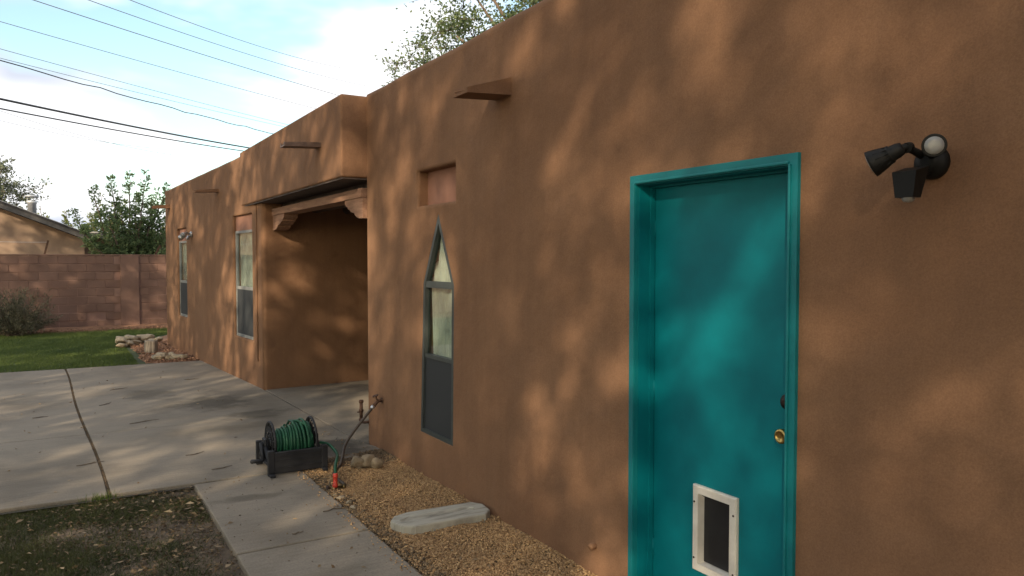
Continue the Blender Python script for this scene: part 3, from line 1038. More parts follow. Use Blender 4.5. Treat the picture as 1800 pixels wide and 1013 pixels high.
def coil(x0, x1, turns, R0, R1, seed):
    rnd = random.Random(seed)
    pts = []
    n = int(turns * 26)
    ph = rnd.uniform(0, 6)
    for i in range(n + 1):
        u = i / n
        a = 2 * math.pi * turns * u + ph
        R = R0 + (R1 - R0) * u + 0.008 * math.sin(a * 0.37 + seed) + 0.006 * math.sin(a * 1.0 + seed)
        x = x0 + (x1 - x0) * u + 0.006 * math.sin(a * 1.0 + seed * 2) + 0.004 * math.sin(a * .21)
        pts.append((x, RY + R * math.cos(a), RZ + R * math.sin(a)))
    hs.tube(pts, 0.0108, 8)


coil(RX0 + .03, RX1 - .025, 12, 0.075, 0.080, 1)
coil(RX1 - .028, RX0 + .035, 12, 0.10, 0.095, 2)
coil(RX0 + .05, RX1 - .03, 10.5, 0.112, 0.125, 3)
coil(RX1 - .03, RX0 + .12, 7.0, 0.148, 0.128, 4)
coil(RX0 + .15, RX1 - .06, 4.0, 0.150, 0.162, 5)
hs.tube([(RX0 + .16, RY + .05, RZ + .155), (RX0 + .21, RY - .04, RZ + .165), (RX0 + .27, RY - .10, RZ + .135), (RX0 + .3, RY - .14, RZ + .05), (RX0 + .31, RY - .13, RZ - .06)], 0.0108, 8)
hs.build('wound_hose', HOSEG, reel)
# frame: two end legs with splayed feet, crate between them
for x in (RX0 - 0.045, RX1 + 0.04):
    m = MB()
    M_ = None
    m.bbox((x - .012, RY - .05, RZ - .045), (x + .012, RY + .05, RZ + .045), 0.01, 2)
    for sg in (-1, 1):
        m.tube([(x, RY + sg * .03, RZ - .02), (x, RY + sg * .15, 0.10), (x, RY + sg * .22, 0.02)], [0.018, 0.016, 0.016], 8)
        m.bbox((x - .02, RY + sg * .235 - .045, 0.0), (x + .02, RY + sg * .235 + .045, 0.022), 0.006, 2)
    m.bbox((x - .010, RY - .17, 0.06), (x + .010, RY + .17, 0.085), 0.004)
    m.build('end_frame', CHAR, reel)
for sg in (-1, 1):
    yy = RY + sg * 0.205
    m = MB()
    m.bbox((RX0 - .055, yy - .012, 0.012), (RX1 + .06, yy + .012, 0.185), 0.008, 2)
    pn = m.build('side_panel', CHAR, reel)
    m = MB()
    m.bbox((RX0 - .03, yy + sg * .006, 0.148), (RX1 + .035, yy + sg * .019, 0.160), 0.003)
    m.bbox((RX0 - .03, yy + sg * .006, 0.105), (RX1 + .035, yy + sg * .019, 0.115), 0.003)
    m.bbox((RX0 - .03, yy + sg * .006, 0.055), (RX1 + .035, yy + sg * .019, 0.065), 0.003)
    m.build('moulded_rib', CHAR, pn)
    for x in (RX0 - .045, RX1 + .05):
        MB().bbox((x - .025, yy - .02, 0.0), (x + .025, yy + .02, 0.20), 0.006).build('corner_post', CHAR, reel)
m = MB()
m.tube([(RX0 - .04, RY, RZ), (RX0 - .075, RY, RZ)], 0.018, 10)
m.tube([(RX0 - .075, RY, RZ + .01), (RX0 - .078, RY - .05, RZ - .06), (RX0 - .08, RY - .09, RZ - .115)], [0.016, 0.013, 0.013], 8)
cr_ = m.build('crank', CHAR, reel)
MB().lathe([(0.012, 0), (0.017, 0.01), (0.015, 0.05), (0.018, 0.09), (0.010, 0.10)], (RX0 - .078, RY - .09, RZ - .115), (-1, 0, 0.05), 14).build('crank_handle', CHAR, cr_)

# hose from the reel to the shut-off valve
def spline(pts, n=8):
    pts = [Vector(p) for p in pts]; out = []
    P = [pts[0] * 2 - pts[1]] + pts + [pts[-1] * 2 - pts[-2]]
    for i in range(1, len(P) - 2):
        for k in range(n):
            u = k / n
            out.append(0.5 * ((2 * P[i]) + (-P[i - 1] + P[i + 1]) * u + (2 * P[i - 1] - 5 * P[i] + 4 * P[i + 1] - P[i + 2]) * u * u + (-P[i - 1] + 3 * P[i] - 3 * P[i + 1] + P[i + 2]) * u ** 3))
    out.append(pts[-1])
    return out


gh = MB().tube(spline([(1.84, 6.2, 0.19), (1.885, 6.12, 0.185), (1.895, 5.98, 0.16), (1.87, 5.84, 0.155), (1.81, 5.66, 0.185), (1.755, 5.53, 0.165), (1.736, 5.478, 0.11)]), 0.012, 8).build('leader_hose', HOSEG, None, (1.9, 6.1, 0))
tag(gh, 'short green leader hose from the reel down to the red valve', 'hose')
vl = thing('hose_valve', (1.735, 5.47, 0), 'red hose shut-off valve with brass fittings on the gravel edge', 'valve')
MB().lathe([(0.013, 0), (0.019, 0.006), (0.019, 0.03), (0.0165, 0.034), (0.0165, 0.075), (0.020, 0.08), (0.020, 0.10), (0.014, 0.106)], (1.736, 5.475, 0.122), (-0.05, -0.08, -1), 18).build('body', REDPL, vl)
MB().tube([(1.69, 5.475, 0.014), (1.73, 5.467, 0.017), (1.785, 5.465, 0.016)], [0.011, 0.014, 0.011], 12).build('brass_tee', OLDBRASS, vl)
MB().lathe([(0.018, 0), (0.018, 0.02), (0.012, 0.024)], (1.785, 5.465, 0.016), (1, 0, 0), 14).build('coupling', OLDBRASS, vl)
MB().lathe([(0.018, 0), (0.018, 0.02), (0.012, 0.024)], (1.69, 5.475, 0.015), (-1, 0.1, 0), 14).build('coupling', BRONZE, vl)

bh = MB().tube(spline([(2.375, 6.385, 0.405), (2.31, 6.37, 0.345), (2.16, 6.31, 0.215), (2.07, 6.26, 0.12), (2.02, 6.17, 0.055), (1.96, 6.05, 0.018), (1.88, 5.93, 0.012), (1.83, 5.80, 0.012), (1.82, 5.66, 0.013), (1.815, 5.50, 0.016)]), 0.0125, 10).build('supply_hose', HOSEB, None, (2.0, 6.15, 0))
tag(bh, 'brown rubber supply hose slanting from the wall tap to the ground', 'hose')
sp = thing('wall_tap', (D, 6.39, 0.44), 'brass garden tap on the stucco wall with hose attached', 'tap')
m = MB().tube([(2.47, 6.39, 0.45), (2.42, 6.388, 0.45), (2.39, 6.386, 0.425), (2.37, 6.384, 0.40)], [0.012, 0.014, 0.015, 0.017], 12)
m.lathe([(0.026, 0), (0.026, 0.006)], (2.458, 6.39, 0.45), (-1, 0, 0), 16)
m.build('spout', RUST, sp)
m = MB().tube([(2.41, 6.388, 0.455), (2.395, 6.388, 0.495)], 0.007, 8)
m.lathe([(0.026, -0.004), (0.028, 0.0), (0.026, 0.004)], (2.393, 6.388, 0.497), (-0.4, 0, 1), 14)
m.build('handle', RUST, sp)
MB().lathe([(0.018, 0), (0.019, 0.02), (0.015, 0.03)], (2.375, 6.385, 0.408), (-0.7, -0.1, -0.6), 14).build('coupling', GALV, sp)
vp = thing('standpipe', (2.42, 6.85, 0.16), 'short rusty vertical pipe with a valve at the porch corner', 'pipe')
MB().tube([(2.425, 6.85, 0.165), (2.425, 6.85, 0.385)], 0.016, 12).build('riser', RUST, vp)
for z in (0.20, 0.285, 0.37):
    MB().lathe([(0.021, -0.012), (0.023, 0), (0.021, 0.012)], (2.425, 6.85, z), (0, 0, 1), 14).build('collar', RUST, vp)
m = MB().tube([(2.425, 6.845, 0.175), (2.432, 6.78, 0.185), (2.47, 6.745, 0.19)], 0.013, 10)
m.build('elbow', RUST, vp)
MB().tube([(2.425, 6.85, 0.27), (2.385, 6.84, 0.275)], 0.006, 8).build('valve_lever', RUST, vp)


# ================================================================== ROCKS, SPLASH BLOCK, STUMP
def rock_mesh(seed, sub=3, flat=0.7):
    rnd = np.random.default_rng(seed)
    bm = bmesh.new()
    bmesh.ops.create_icosphere(bm, subdivisions=sub, radius=1.0)
    ph = rnd.uniform(0, 6, 12); fr = rnd.uniform(1.0, 2.6, 12)
    cut = [(unit(rnd.normal(size=3)), rnd.uniform(0.55, 0.85)) for _ in range(9)]
    for v in bm.verts:
        p = np.array(v.co)
        for nn, dd in cut:
            e = p @ nn - dd
            if e > 0: p = p - nn * e * 0.85
        k = 1 + 0.06 * math.sin(fr[0] * p[0] * 3 + ph[0]) + 0.05 * math.sin(fr[1] * p[1] * 4 + ph[1]) + 0.04 * math.sin(fr[2] * 6 * p[2] + ph[2])
        p = p * k
        v.co = (p[0], p[1], p[2] * flat)
    me = bpy.data.meshes.new('rock')
    for f in bm.faces: f.smooth = True
    bm.to_mesh(me); bm.free()
    return me


RM = [rock_mesh(i, 3) for i in range(7)]
for me in RM: me.materials.append(ROCKP)
RM2 = [rock_mesh(i + 30, 3, 0.85) for i in range(3)]
for me in RM2: me.materials.append(ROCK)


def rock(me, loc, sc, rz, label, group=None, name='rock'):
    o = bpy.data.objects.new(name, me); COL.objects.link(o)
    o.location = loc; o.scale = sc if hasattr(sc, '__len__') else (sc,) * 3
    o.rotation_euler = (random.uniform(-.3, .3), random.uniform(-.3, .3), rz)
    tag(o, label, 'rock', group)
    return o


rock(RM2[0], (2.065, 5.92, 0.055), (0.066, 0.066, 0.075), 0.4, 'rounded brown rock nearest the hose in the trio on gravel')
rock(RM2[1], (2.145, 5.90, 0.06), (0.060, 0.066, 0.082), 1.7, 'tall middle brown rock of the trio below the wall tap')
rock(RM2[2], (2.205, 5.88, 0.042), (0.060, 0.060, 0.062), 2.9, 'brown rock nearest the stucco wall in the trio on gravel')
rnd = random.Random(4)
for i in range(17):
    u = i / 16
    x = 1.05 + 0.62 * u + rnd.uniform(-.05, .05); y = 16.75 + 0.55 * math.sin(u * 2.6) + rnd.uniform(-.25, .25)
    s_ = rnd.uniform(0.08, 0.145)
    rock(RM[i % 7], (x, y, s_ * .35 + (0.07 if i % 3 == 1 else 0)), (s_ * 1.25, s_, s_ * .85), rnd.uniform(0, 6), 'pale tan rock in the heap edging the lawn behind the stump', 'rocks in the heap behind the stump')
for i in range(9):
    x = 1.38 + 0.40 * i / 8 + rnd.uniform(-.06, .06); y = 14.35 + rnd.uniform(-.28, .22)
    s_ = rnd.uniform(0.065, 0.115)
    rock(RM[(i + 3) % 7], (x, y, s_ * .35), (s_ * 1.25, s_, s_ * .8), rnd.uniform(0, 6), 'pale tan rock in the small heap beside the far edge of the concrete', 'rocks in the heap by the concrete edge')
for i, (x, y, s_) in enumerate([(1.70, 5.24, .026), (1.715, 5.10, .030), (1.70, 4.99, .022), (1.69, 5.32, .018)]):
    rock(RM[i % 7], (x, y, s_ * .4), (s_ * 1.3, s_, s_ * .7), i, 'small whitish stone where the gravel meets the walkway', 'small stones on the walkway edge')

# stump: weathered post with split ribs
m = MB(); V = []; F = []
n = 28; cx, cy = 1.44, 15.36
for j, z in enumerate((-0.03, 0.10, 0.20, 0.225)):
    for k in range(n):
        a = 2 * math.pi * k / n
        r = 0.108 * (1 + 0.09 * math.sin(a * 9) + 0.04 * math.sin(a * 4 + 1)) * (0.93 if j == 3 else 1)
        V.append((cx + r * math.cos(a), cy + r * math.sin(a), z + (0.008 * math.sin(a * 5) if j > 1 else 0)))
for j in range(3):
    for k in range(n):
        F.append((j * n + k, j * n + (k + 1) % n, (j + 1) * n + (k + 1) % n, (j + 1) * n + k))
F.append(tuple(3 * n + k for k in range(n)))
m.add(V, F, False)
tag(m.build('tree_stump', STUMPM, None, (cx, cy, 0)), 'short grey weathered stump standing in the red dirt bed', 'stump')

# concrete splash block under the canale
sb = thing('splash_block', (2.14, 4.46, 0), 'pale concrete splash block with a worn channel lying on the gravel', 'splash block')
bm = bmesh.new()
outl = [(1.79, 4.43), (1.815, 4.365), (1.88, 4.325), (2.36, 4.30), (2.43, 4.37), (2.445, 4.50), (2.40, 4.575), (1.93, 4.60), (1.83, 4.57), (1.78, 4.50)]
cen = np.array([2.14, 4.455])
rings_ = []
for (k, z) in ((1.0, -0.02), (1.0, 0.036), (0.985, 0.046), (0.93, 0.050)):
    rings_.append([bm.verts.new((cen[0] + (x - cen[0]) * (1 - (1 - k) * .6), cen[1] + (y - cen[1]) * k, z)) for x, y in outl])
for a, b in zip(rings_[:-1], rings_[1:]):
    for i in range(len(outl)):
        j = (i + 1) % len(outl)
        bm.faces.new((a[i], a[j], b[j], b[i]))
# channel: sunken long hexagon, open at the low end
chan = [(1.83, 4.44), (1.92, 4.40), (2.32, 4.405), (2.36, 4.45), (2.32, 4.50), (1.92, 4.515), (1.83, 4.475)]
rim = [bm.verts.new((x, y, 0.050)) for x, y in chan]
low = [bm.verts.new((cen[0] + (x - cen[0]) * .97, 4.455 + (y - 4.455) * .45, 0.039 - 0.008 * (2.43 - x))) for x, y in chan]
tri = tessellate_polygon([[v.co for v in rings_[-1]], [v.co for v in rim]])
fl_ = rings_[-1] + rim
for t_ in tri:
    try: bm.faces.new([fl_[i] for i in t_])
    except ValueError: pass
for i in range(7):
    j = (i + 1) % 7
    bm.faces.new((rim[i], rim[j], low[j], low[i]))
bm.faces.new(low)
bmesh.ops.recalc_face_normals(bm, faces=bm.faces[:])
me = bpy.data.meshes.new('block_body'); 
for v in bm.verts: v.co -= Vector((2.14, 4.46, 0))
bm.to_mesh(me); bm.free()
me.materials.append(SPLASH)
o = bpy.data.objects.new('block_body', me); COL.objects.link(o); o.parent = sb

# ================================================================== GARDEN WALL (blocks)
GWY = 21.5
gw = thing('garden_wall', (0, GWY, 0), 'low reddish painted block wall across the back of the yard', 'wall')
MB().box((-7.0, GWY + 0.012, -0.1), (9.0, GWY + 0.19, 1.795)).build('mortar', MORTAR, gw)
bme = MB().bbox((-0.195, 0, -0.0945), (0.195, 0.05, 0.0945), 0.006, 1)
blk = bpy.data.meshes.new('block'); blk.from_pydata(bme.v, [], bme.f); blk.materials.append(BLOCK)
half = MB().bbox((-0.095, 0, -0.0945), (0.095, 0.05, 0.0945), 0.006, 1)
blh = bpy.data.meshes.new('block_half'); blh.from_pydata(half.v, [], half.f); blh.materials.append(BLOCK)
rb = random.Random(2)
for c in range(9):
    z = 0.1 + c * 0.2 + 0.0
    x = -3.4 + (0.2 if c % 2 else 0.0)
    while x < 3.9:
        if not (1.32 < x < 1.78):
            o = bpy.data.objects.new('block', blk); COL.objects.link(o); o.parent = gw
            o.location = (x, rb.uniform(-0.004, 0.004) + (0.009 if c < 5 and rb.random() < .5 else 0), z)
        x += 0.4
    o = bpy.data.objects.new('block', blk); COL.objects.link(o); o.parent = gw      # pilaster block
    o.location = (1.55, -0.05, z)
MB().bbox((1.34, GWY - .052, -0.1), (1.76, GWY + 0.02, 1.8), 0.005).build('pilaster', BLOCK, gw)
for i in range(18):
    MB().bbox((-7.0 + i * 0.8, GWY - .012, 1.800), (-6.206 + i * 0.8, GWY + .20, 1.835), 0.006, 1).build('coping', BLOCK, gw)

rods = []
for (xa, za, xb, zb_, lab) in ((-0.276, 1.82, -0.19, 2.17, 'rusty leaning iron rod atop the block wall, left of the green tree'),
                               (2.146, 1.80, 2.275, 2.08, 'rusty leaning iron rod atop the block wall, beside the house corner')):
    m = MB()
    a = Vector((xa, GWY + .1, za)); b = Vector((xb, GWY + .06, zb_))
    d_ = (b - a).normalized(); s_ = d_.cross(Vector((0, 1, 0)))
    m.prism([(-.022, 0), (.022, 0), (.022, .008), (-.014, .008), (-.014, .04), (-.022, .04)], 0, (b - a).length, lambda p, q_, w: tuple(a + d_ * w + s_ * p + Vector((0, 1, 0)) * q_))
    tag(fix_normals(m.build('fence_rod', RUST, None, tuple(a))), lab, 'rod')
for k, z in enumerate((2.13,)):
    pts = [(x, GWY + .08, z + 0.012 * math.sin(x * 2 + k) - 0.004 * x) for x in np.linspace(-7, -0.2, 24)]
    tag(MB().tube(pts, 0.0035, 5).build('fence_wire', GALV, None, pts[0]), 'thin wire strung above the block wall to the left rod', 'wire')

# ================================================================== NEIGHBOUR HOUSE
NY = 25.0
nb = thing('neighbor_house', (0, NY, 0), 'beige block house with dark low-pitched roof behind the garden wall', 'house')
nslope = (3.23 - 2.476) / 1.828
zr = lambda x: 2.476 + (0.506 - x) * nslope if x < 0.506 else 2.476
mw = MB()
mw.prism([(-9.0, -0.1), (0.66, -0.1), (0.66, 2.28), (-3.2, 2.28 + 3.86 * nslope), (-9.0, 2.0)], NY + 0.02, NY + 8, lambda a, b, w: (a, w, b))
nwall = fix_normals(mw.build('wall', NMORT, nb))
mw = MB().box((0.66, NY + 0.62, -0.1), (9, NY + 8, 2.33)); nwall2 = mw.build('wall', NMORT, nb)
bb = MB().bbox((-0.1975, 0, -0.0975), (0.1975, 0.04, 0.0975), 0.005, 1)
nbl = bpy.data.meshes.new('block'); nbl.from_pydata(bb.v, [], bb.f); nbl.materials.append(NBLOCK)
for c in range(6, 20):
    z = 0.1 + 0.2 * c
    x = -2.7 + (0.2 if c % 2 else 0)
    while x < 0.7:
        top_z = 2.28 + (0.66 - (x + .2)) * nslope
        if z + 0.1 < top_z + 0.05 and x < .55:
            o = bpy.data.objects.new('block', nbl); COL.objects.link(o); o.parent = nwall; o.location = (x, NY - 0.004, z)
        x += 0.4
for c in range(6, 11):
    z = 0.1 + 0.2 * c
    x = 0.88 + (0.2 if c % 2 else 0)
    while x < 4.6:
        o = bpy.data.objects.new('block', nbl); COL.objects.link(o); o.parent = nwall2; o.location = (x, NY + 0.6, z)
        x += 0.4


def roofpt(x, off=0.0): return 2.455 + (0.56 - x) * nslope + off


m = MB()
m.prism([(0.64, roofpt(0.64)), (-3.2, roofpt(-3.2)), (-9.0, roofpt(-3.2) - 5.8 * nslope), (-9.0, roofpt(-3.2) - 5.8 * nslope + .05), (-3.2, roofpt(-3.2, .06)), (0.64, roofpt(0.64, .06))], NY - 0.42, NY + 8.4, lambda a, b, w: (a, w, b))
rf = fix_normals(m.build('roof', ROOFD, nb))
m = MB()
m.prism([(0.64, roofpt(0.64, -.13)), (-3.2, roofpt(-3.2, -.13)), (-3.2, roofpt(-3.2, -.002)), (0.64, roofpt(0.64, -.002))], NY - 0.40, NY - 0.36, lambda a, b, w: (a, w, b))
fix_normals(m.build('barge_board', FASCIA, rf))
m = MB()
m.prism([(0.645, roofpt(0.645, .055)), (-3.2, roofpt(-3.2, .062)), (-3.2, roofpt(-3.2, .08)), (0.645, roofpt(0.645, .075))], NY - 0.44, NY - 0.38, lambda a, b, w: (a, w, b))
fix_normals(m.build('drip_edge', GREYMET, rf))
m = MB().box((0.50, NY + 0.15, 2.335), (9.2, NY + 8.2, 2.475)); rf2 = m.build('roof', FASCIA, nb)
m = MB().box((0.49, NY + 0.14, 2.478), (9.21, NY + 8.2, 2.515)); m.build('drip_edge', WHITEPL, rf2)
m = MB().lathe([(0.115, 0), (0.115, 0.42), (0.135, 0.43), (0.135, 0.50), (0.115, 0.505)], (-0.62, 26.4, 2.92), (0, 0, 1), 24)
flue = m.build('flue_pipe', FLUEM, nb)
m = MB().lathe([(0.18, 0.0), (0.185, 0.03), (0.14, 0.05), (0.02, 0.07)], (-0.62, 26.4, 3.53), (0, 0, 1), 24)
for k in range(4):
    a = k * math.pi / 2 + .4
    m.tube([(-0.62 + .11 * math.cos(a), 26.4 + .11 * math.sin(a), 3.40), (-0.62 + .12 * math.cos(a), 26.4 + .12 * math.sin(a), 3.535)], 0.008, 6)
m.build('flue_cap', FLUEM, flue)


# ================================================================== TREES
def tree_root(name, base, label, cat='tree', group=None):
    return thing(name, base, label, cat, group)


def shoot_tree(name, base, label, shoots, leafmat_, seed, zlow=0.0, leaf=(0.085, 0.042), group=None, dens=1.0, trunk_r=0.09, stem=0.5):
    """multi-stemmed tree: shoots = [(dx, dy, height, lean)]; leaves set along side twigs"""
    rng = np.random.default_rng(seed); rnd = random.Random(seed)
    root = tree_root(name, base, label, group=group)
    B = Vector(base)
    wood = MB()
    wood.tube([B, B + Vector((0.02, 0, stem * .5)), B + Vector((0, 0, stem))], [trunk_r * 1.25, trunk_r, trunk_r * .95], 10)
    LP = []; LA = []; LT = []
    for (dx_, dy_, h, bow) in shoots:
        top = B + Vector((dx_, dy_, h)); st = B + Vector((0, 0, stem * .9))
        c1 = st + Vector((dx_ * bow, dy_ * bow, (h - stem) * 0.45))
        pts = []
        for u in np.linspace(0, 1, 12):
            p = st * (1 - u) ** 2 + c1 * 2 * u * (1 - u) + top * u * u
            p += Vector((rnd.uniform(-.025, .025), rnd.uniform(-.025, .025), 0)) * (1 if 0 < u < 1 else 0)
            pts.append(p)
        wood.tube(pts, [trunk_r * .5 * (1 - u) + 0.006 for u in np.linspace(0, 1, 12)], 6)
        Ls = (top - st).length
        ntw = int(Ls * 26 * dens)
        for k in range(ntw):
            u = rnd.uniform(0.12, 1.0)
            i = min(int(u * 11), 10); f_ = u * 11 - i
            p = pts[i].lerp(pts[i + 1], f_)
            tl = (0.10 + 0.50 * (1 - u)) * rnd.uniform(.5, 1.2)
            ang = rnd.uniform(0, 6.28)
            d_ = (Vector((math.cos(ang), math.sin(ang), rnd.uniform(0.1, 1.1))).normalized())
            e = p + d_ * tl
            if tl > .25 and rnd.random() < .35:
                wood.tube([p, e], [0.006, 0.003], 4, cap=False)
            nl = max(3, int(tl * 34))
            for q_ in range(nl):
                w_ = rnd.uniform(0.1, 1)
                LP.append((p + d_ * tl * w_)[:]); 
                LA.append((d_ + Vector((rnd.uniform(-1, 1), rnd.uniform(-1, 1), rnd.uniform(-.8, .6)))).normalized()[:])
                LT.append(min(1, max(0, rnd.gauss(.5, .28))))
    wood.build('trunk', BARK, root)
    V, F, T = leaves(np.array(LP), leaf[0], leaf[1], np.array(LA), np.array(LT), rng=rng)
    soup('crown', V, F, leafmat_, T, base, root)
    return root


# elm clump rising behind the garden wall
sh = []
r_ = random.Random(5)
for (u_, h) in ((-1.35, 2.15), (-1.1, 1.75), (-0.85, 2.75), (-0.62, 2.25), (-0.45, 3.05), (-0.25, 2.55), (-0.02, 3.15), (0.15, 2.65), (0.36, 3.18), (0.5, 2.4), (0.72, 2.75), (0.95, 2.95), (1.1, 2.15), (1.35, 2.6), (-1.0, 1.35), (1.2, 1.6), (0.6, 1.5), (-.5, 1.6), (0.1, 1.9), (0.9, 2.0)):
    sh.append((u_, r_.uniform(-.35, .5), h * 1.03, r_.uniform(.5, .95)))
shoot_tree('elm_tree', (1.72, 23.0, 1.0 - 0.2), 'bushy green tree with upright shoots rising just behind the block wall', sh, LEAF_ELM, 21, leaf=(0.085, 0.045), dens=1.8, stem=.55)
sh = [(r_.uniform(-1.5, 1.5), r_.uniform(-1, 1), r_.uniform(1.8, 2.9), r_.uniform(.4, 1)) for _ in range(22)]
shoot_tree('low_tree', (0.75, 31.0, 1.05), 'yellow-green low tree behind the neighboring roof, left of the green tree', sh, LEAF_YEL, 22, leaf=(0.10, 0.055), dens=1.1)
sh = [(r_.uniform(-1.3, 1.3), r_.uniform(-1, 1), r_.uniform(1.6, 2.6), r_.uniform(.4, 1)) for _ in range(16)]
shoot_tree('low_tree', (4.2, 30.0, 0.6), 'yellow-green low tree half hidden between the green tree and the house', sh, LEAF_YEL, 23, leaf=(0.10, 0.055), dens=1.1)


def crown_tree(name, base, label, trunk_h, centre, radii, nclus, nleaf, leaf, leafmat_, seed, spread=0.38, twig=True, group=None, trunk_r=0.22, extra=(), nlimb=0):
    """single-trunk tree: limbs to clusters of leaves through the crown's volume, gaps between"""
    rng = np.random.default_rng(seed); rnd = random.Random(seed)
    root = tree_root(name, base, label, group=group)
    B = Vector(base); Cc = Vector(centre)
    wood = MB()
    fork = B + Vector((0, 0, trunk_h))
    wood.tube([B, B + Vector((trunk_r * .3, 0, trunk_h * .5)), fork], [trunk_r * 1.3, trunk_r, trunk_r * .85], 12)
    cl = []
    while len(cl) < nclus:
        d_ = rng.normal(size=3); d_ /= np.linalg.norm(d_)
        rr = rng.uniform(0.25, 1.0) ** 0.55
        p = Cc + Vector(d_ * rr * np.array(radii))
        if p.z < B.z + trunk_h * .7: continue
        cl.append((p, spread * rnd.uniform(.6, 1.35), 1.0))
    for (p, sp_, nn) in extra:
        cl.append((Vector(p), sp_, nn))
    nl_ = nlimb or max(5, nclus // 14)
    hubs = []
    for k in range(nl_):
        h = fork.lerp(Cc + Vector((rng.normal() * radii[0] * .45, rng.normal() * radii[1] * .45, rng.normal() * radii[2] * .3)), .75)
        mid = fork.lerp(h, .5) + Vector((rnd.uniform(-.3, .3), rnd.uniform(-.3, .3), .25))
        wood.tube([fork - Vector((0, 0, .15)), mid, h], [trunk_r * .55, trunk_r * .38, trunk_r * .22], 8)
        hubs.append(h)
    LP = []; LT = []; LA = []
    # each cluster grows from the nearest earlier one, so boughs branch instead of fanning out
    cl.sort(key=lambda c_: (c_[0] - fork).length)
    known = np.array([h[:] for h in hubs])
    for (p, sp_, nn) in cl:
        dist = np.linalg.norm(known - np.array(p[:]), axis=1) + 0.15 * np.linalg.norm(known - np.array(fork[:]), axis=1)
        h = Vector(known[int(dist.argmin())])
        known = np.vstack([known, np.array(p[:])])
        bl = (p - h).length
        mid = h.lerp(p, .5) + Vector((rnd.uniform(-.12, .12), rnd.uniform(-.12, .12), rnd.uniform(-.03, .15))) * bl
        rb0 = min(trunk_r * .14, 0.012 + bl * .012)
        wood.tube([h, mid, p], [rb0, rb0 * .75, rb0 * .5], 5, cap=False)
        n = int(nleaf * nn * rnd.uniform(.6, 1.3))
        # sub-twigs
        nt_ = 7
        for q_ in range(nt_):
            e = rng.normal(size=3) * sp_ * np.array([1, 1, .75])
            m_ = max(1, n // nt_)
            u = rng.uniform(0.15, 1.1, (m_, 1))
            pp = np.array(p) + e * u + rng.normal(size=(m_, 3)) * sp_ * .22
            LP.append(pp); LA.append(rng.normal(size=(m_, 3)) + np.array([0, 0, -.3]))
            LT.append(np.clip(rng.normal(.5, .3, m_), 0, 1))
            if twig and rnd.random() < .5:
                wood.tube([p, p + Vector(e)], [0.008, 0.003], 4, cap=False)
    wood.build('trunk', BARK, root)
    LP = np.concatenate(LP); LA = np.concatenate(LA); LT = np.concatenate(LT)
    V, F, T = leaves(LP, leaf[0], leaf[1], LA, LT, rng=rng)
    soup('crown', V, F, leafmat_, T, base, root)
    return root


crown_tree('far_tree', (-2.6, 41, 0), 'round grey-green tree at the left edge behind the neighboring roof', 2.0, (-2.9, 41, 4.3), (1.75, 1.7, 1.9), 70, 150, (0.13, 0.07), LEAF_GREY, 31, spread=.42)
# tree behind the house, seen above the parapet; a few loose sprays hang out to the left
ex = []
re_ = random.Random(9)
for k in range(30):
    u = k / 29
    ex.append(((8.0 + re_.uniform(-.3, .3), 15.0 + 4.8 * u, 7.15 - 0.45 * u + re_.uniform(-.45, .30)), 0.34 - .14 * u, 0.62 - 0.47 * u))
crown_tree('shade_elm', (9.5, 13.0, 0), 'feathery green tree rising behind the main roof of the house', 4.0, (8.9, 12.4, 8.2), (2.6, 3.3, 2.4), 150, 260, (0.085, 0.05), LEAF_ROOF, 33, spread=.45, extra=ex, nlimb=26, trunk_r=0.10)

NCL = 880
# trees of the yard to the left and behind the camera: they dapple everything; the first is added to block sky light
SH = [(-0.8, -8.0, 4.9, 3.2, 3.0, 3.2, 47), (-9.4, -12.1, 8.4, 3.3, 3.2, 3.5, 46), (-9.8, -8.6, 8.6, 3.4, 3.2, 3.6, 41), (-9.3, -4.0, 8.5, 3.3, 3.2, 3.6, 42), (-9.9, 0.6, 8.6, 3.4, 3.2, 3.6, 43),
      (-9.4, 5.2, 8.4, 3.3, 3.2, 3.5, 44), (-9.8, 9.8, 8.2, 3.3, 3.2, 3.5, 45), (-9.5, 14.4, 8.0, 3.2, 3.2, 3.4, 48)]
NAMES_ = ['added behind the viewpoint to block sky light', 'farthest behind the viewpoint', 'second behind the viewpoint', 'just behind the viewpoint', 'level with the viewpoint', 'beside the front lawn', 'beside the patio', 'beside the back lawn']
for (x, y, zc, rx, ry, rz_, sd), nm in zip(SH, NAMES_):
    NCL = 1060 if y < -12 else (1000 if y < -8.5 else 880)
    sd += 200
    crown_tree('yard_tree', (x, y, -0.1), 'leafy yard tree left of the frame, ' + nm, 3.0, (x, y, zc), (rx, ry, rz_), NCL, 29, (0.10, 0.07), LEAF_SHADE, sd, spread=.155, twig=False, group='yard trees left of the frame', trunk_r=.26, nlimb=11)
sw = thing('garden_wall', (-12.6, 5, 0), 'unseen block wall added on the left to cut sky light', 'wall')  # side wall out of view, added to hold back low sky light
MB().bbox((-12.7, -16, -0.1), (-12.5, 21.4, 1.8), 0.01).build('sky_blocker_courses', BLOCK, sw)
MB().bbox((-12.72, -16, 1.803), (-12.48, 21.4, 1.84), 0.006).build('coping', BLOCK, sw)

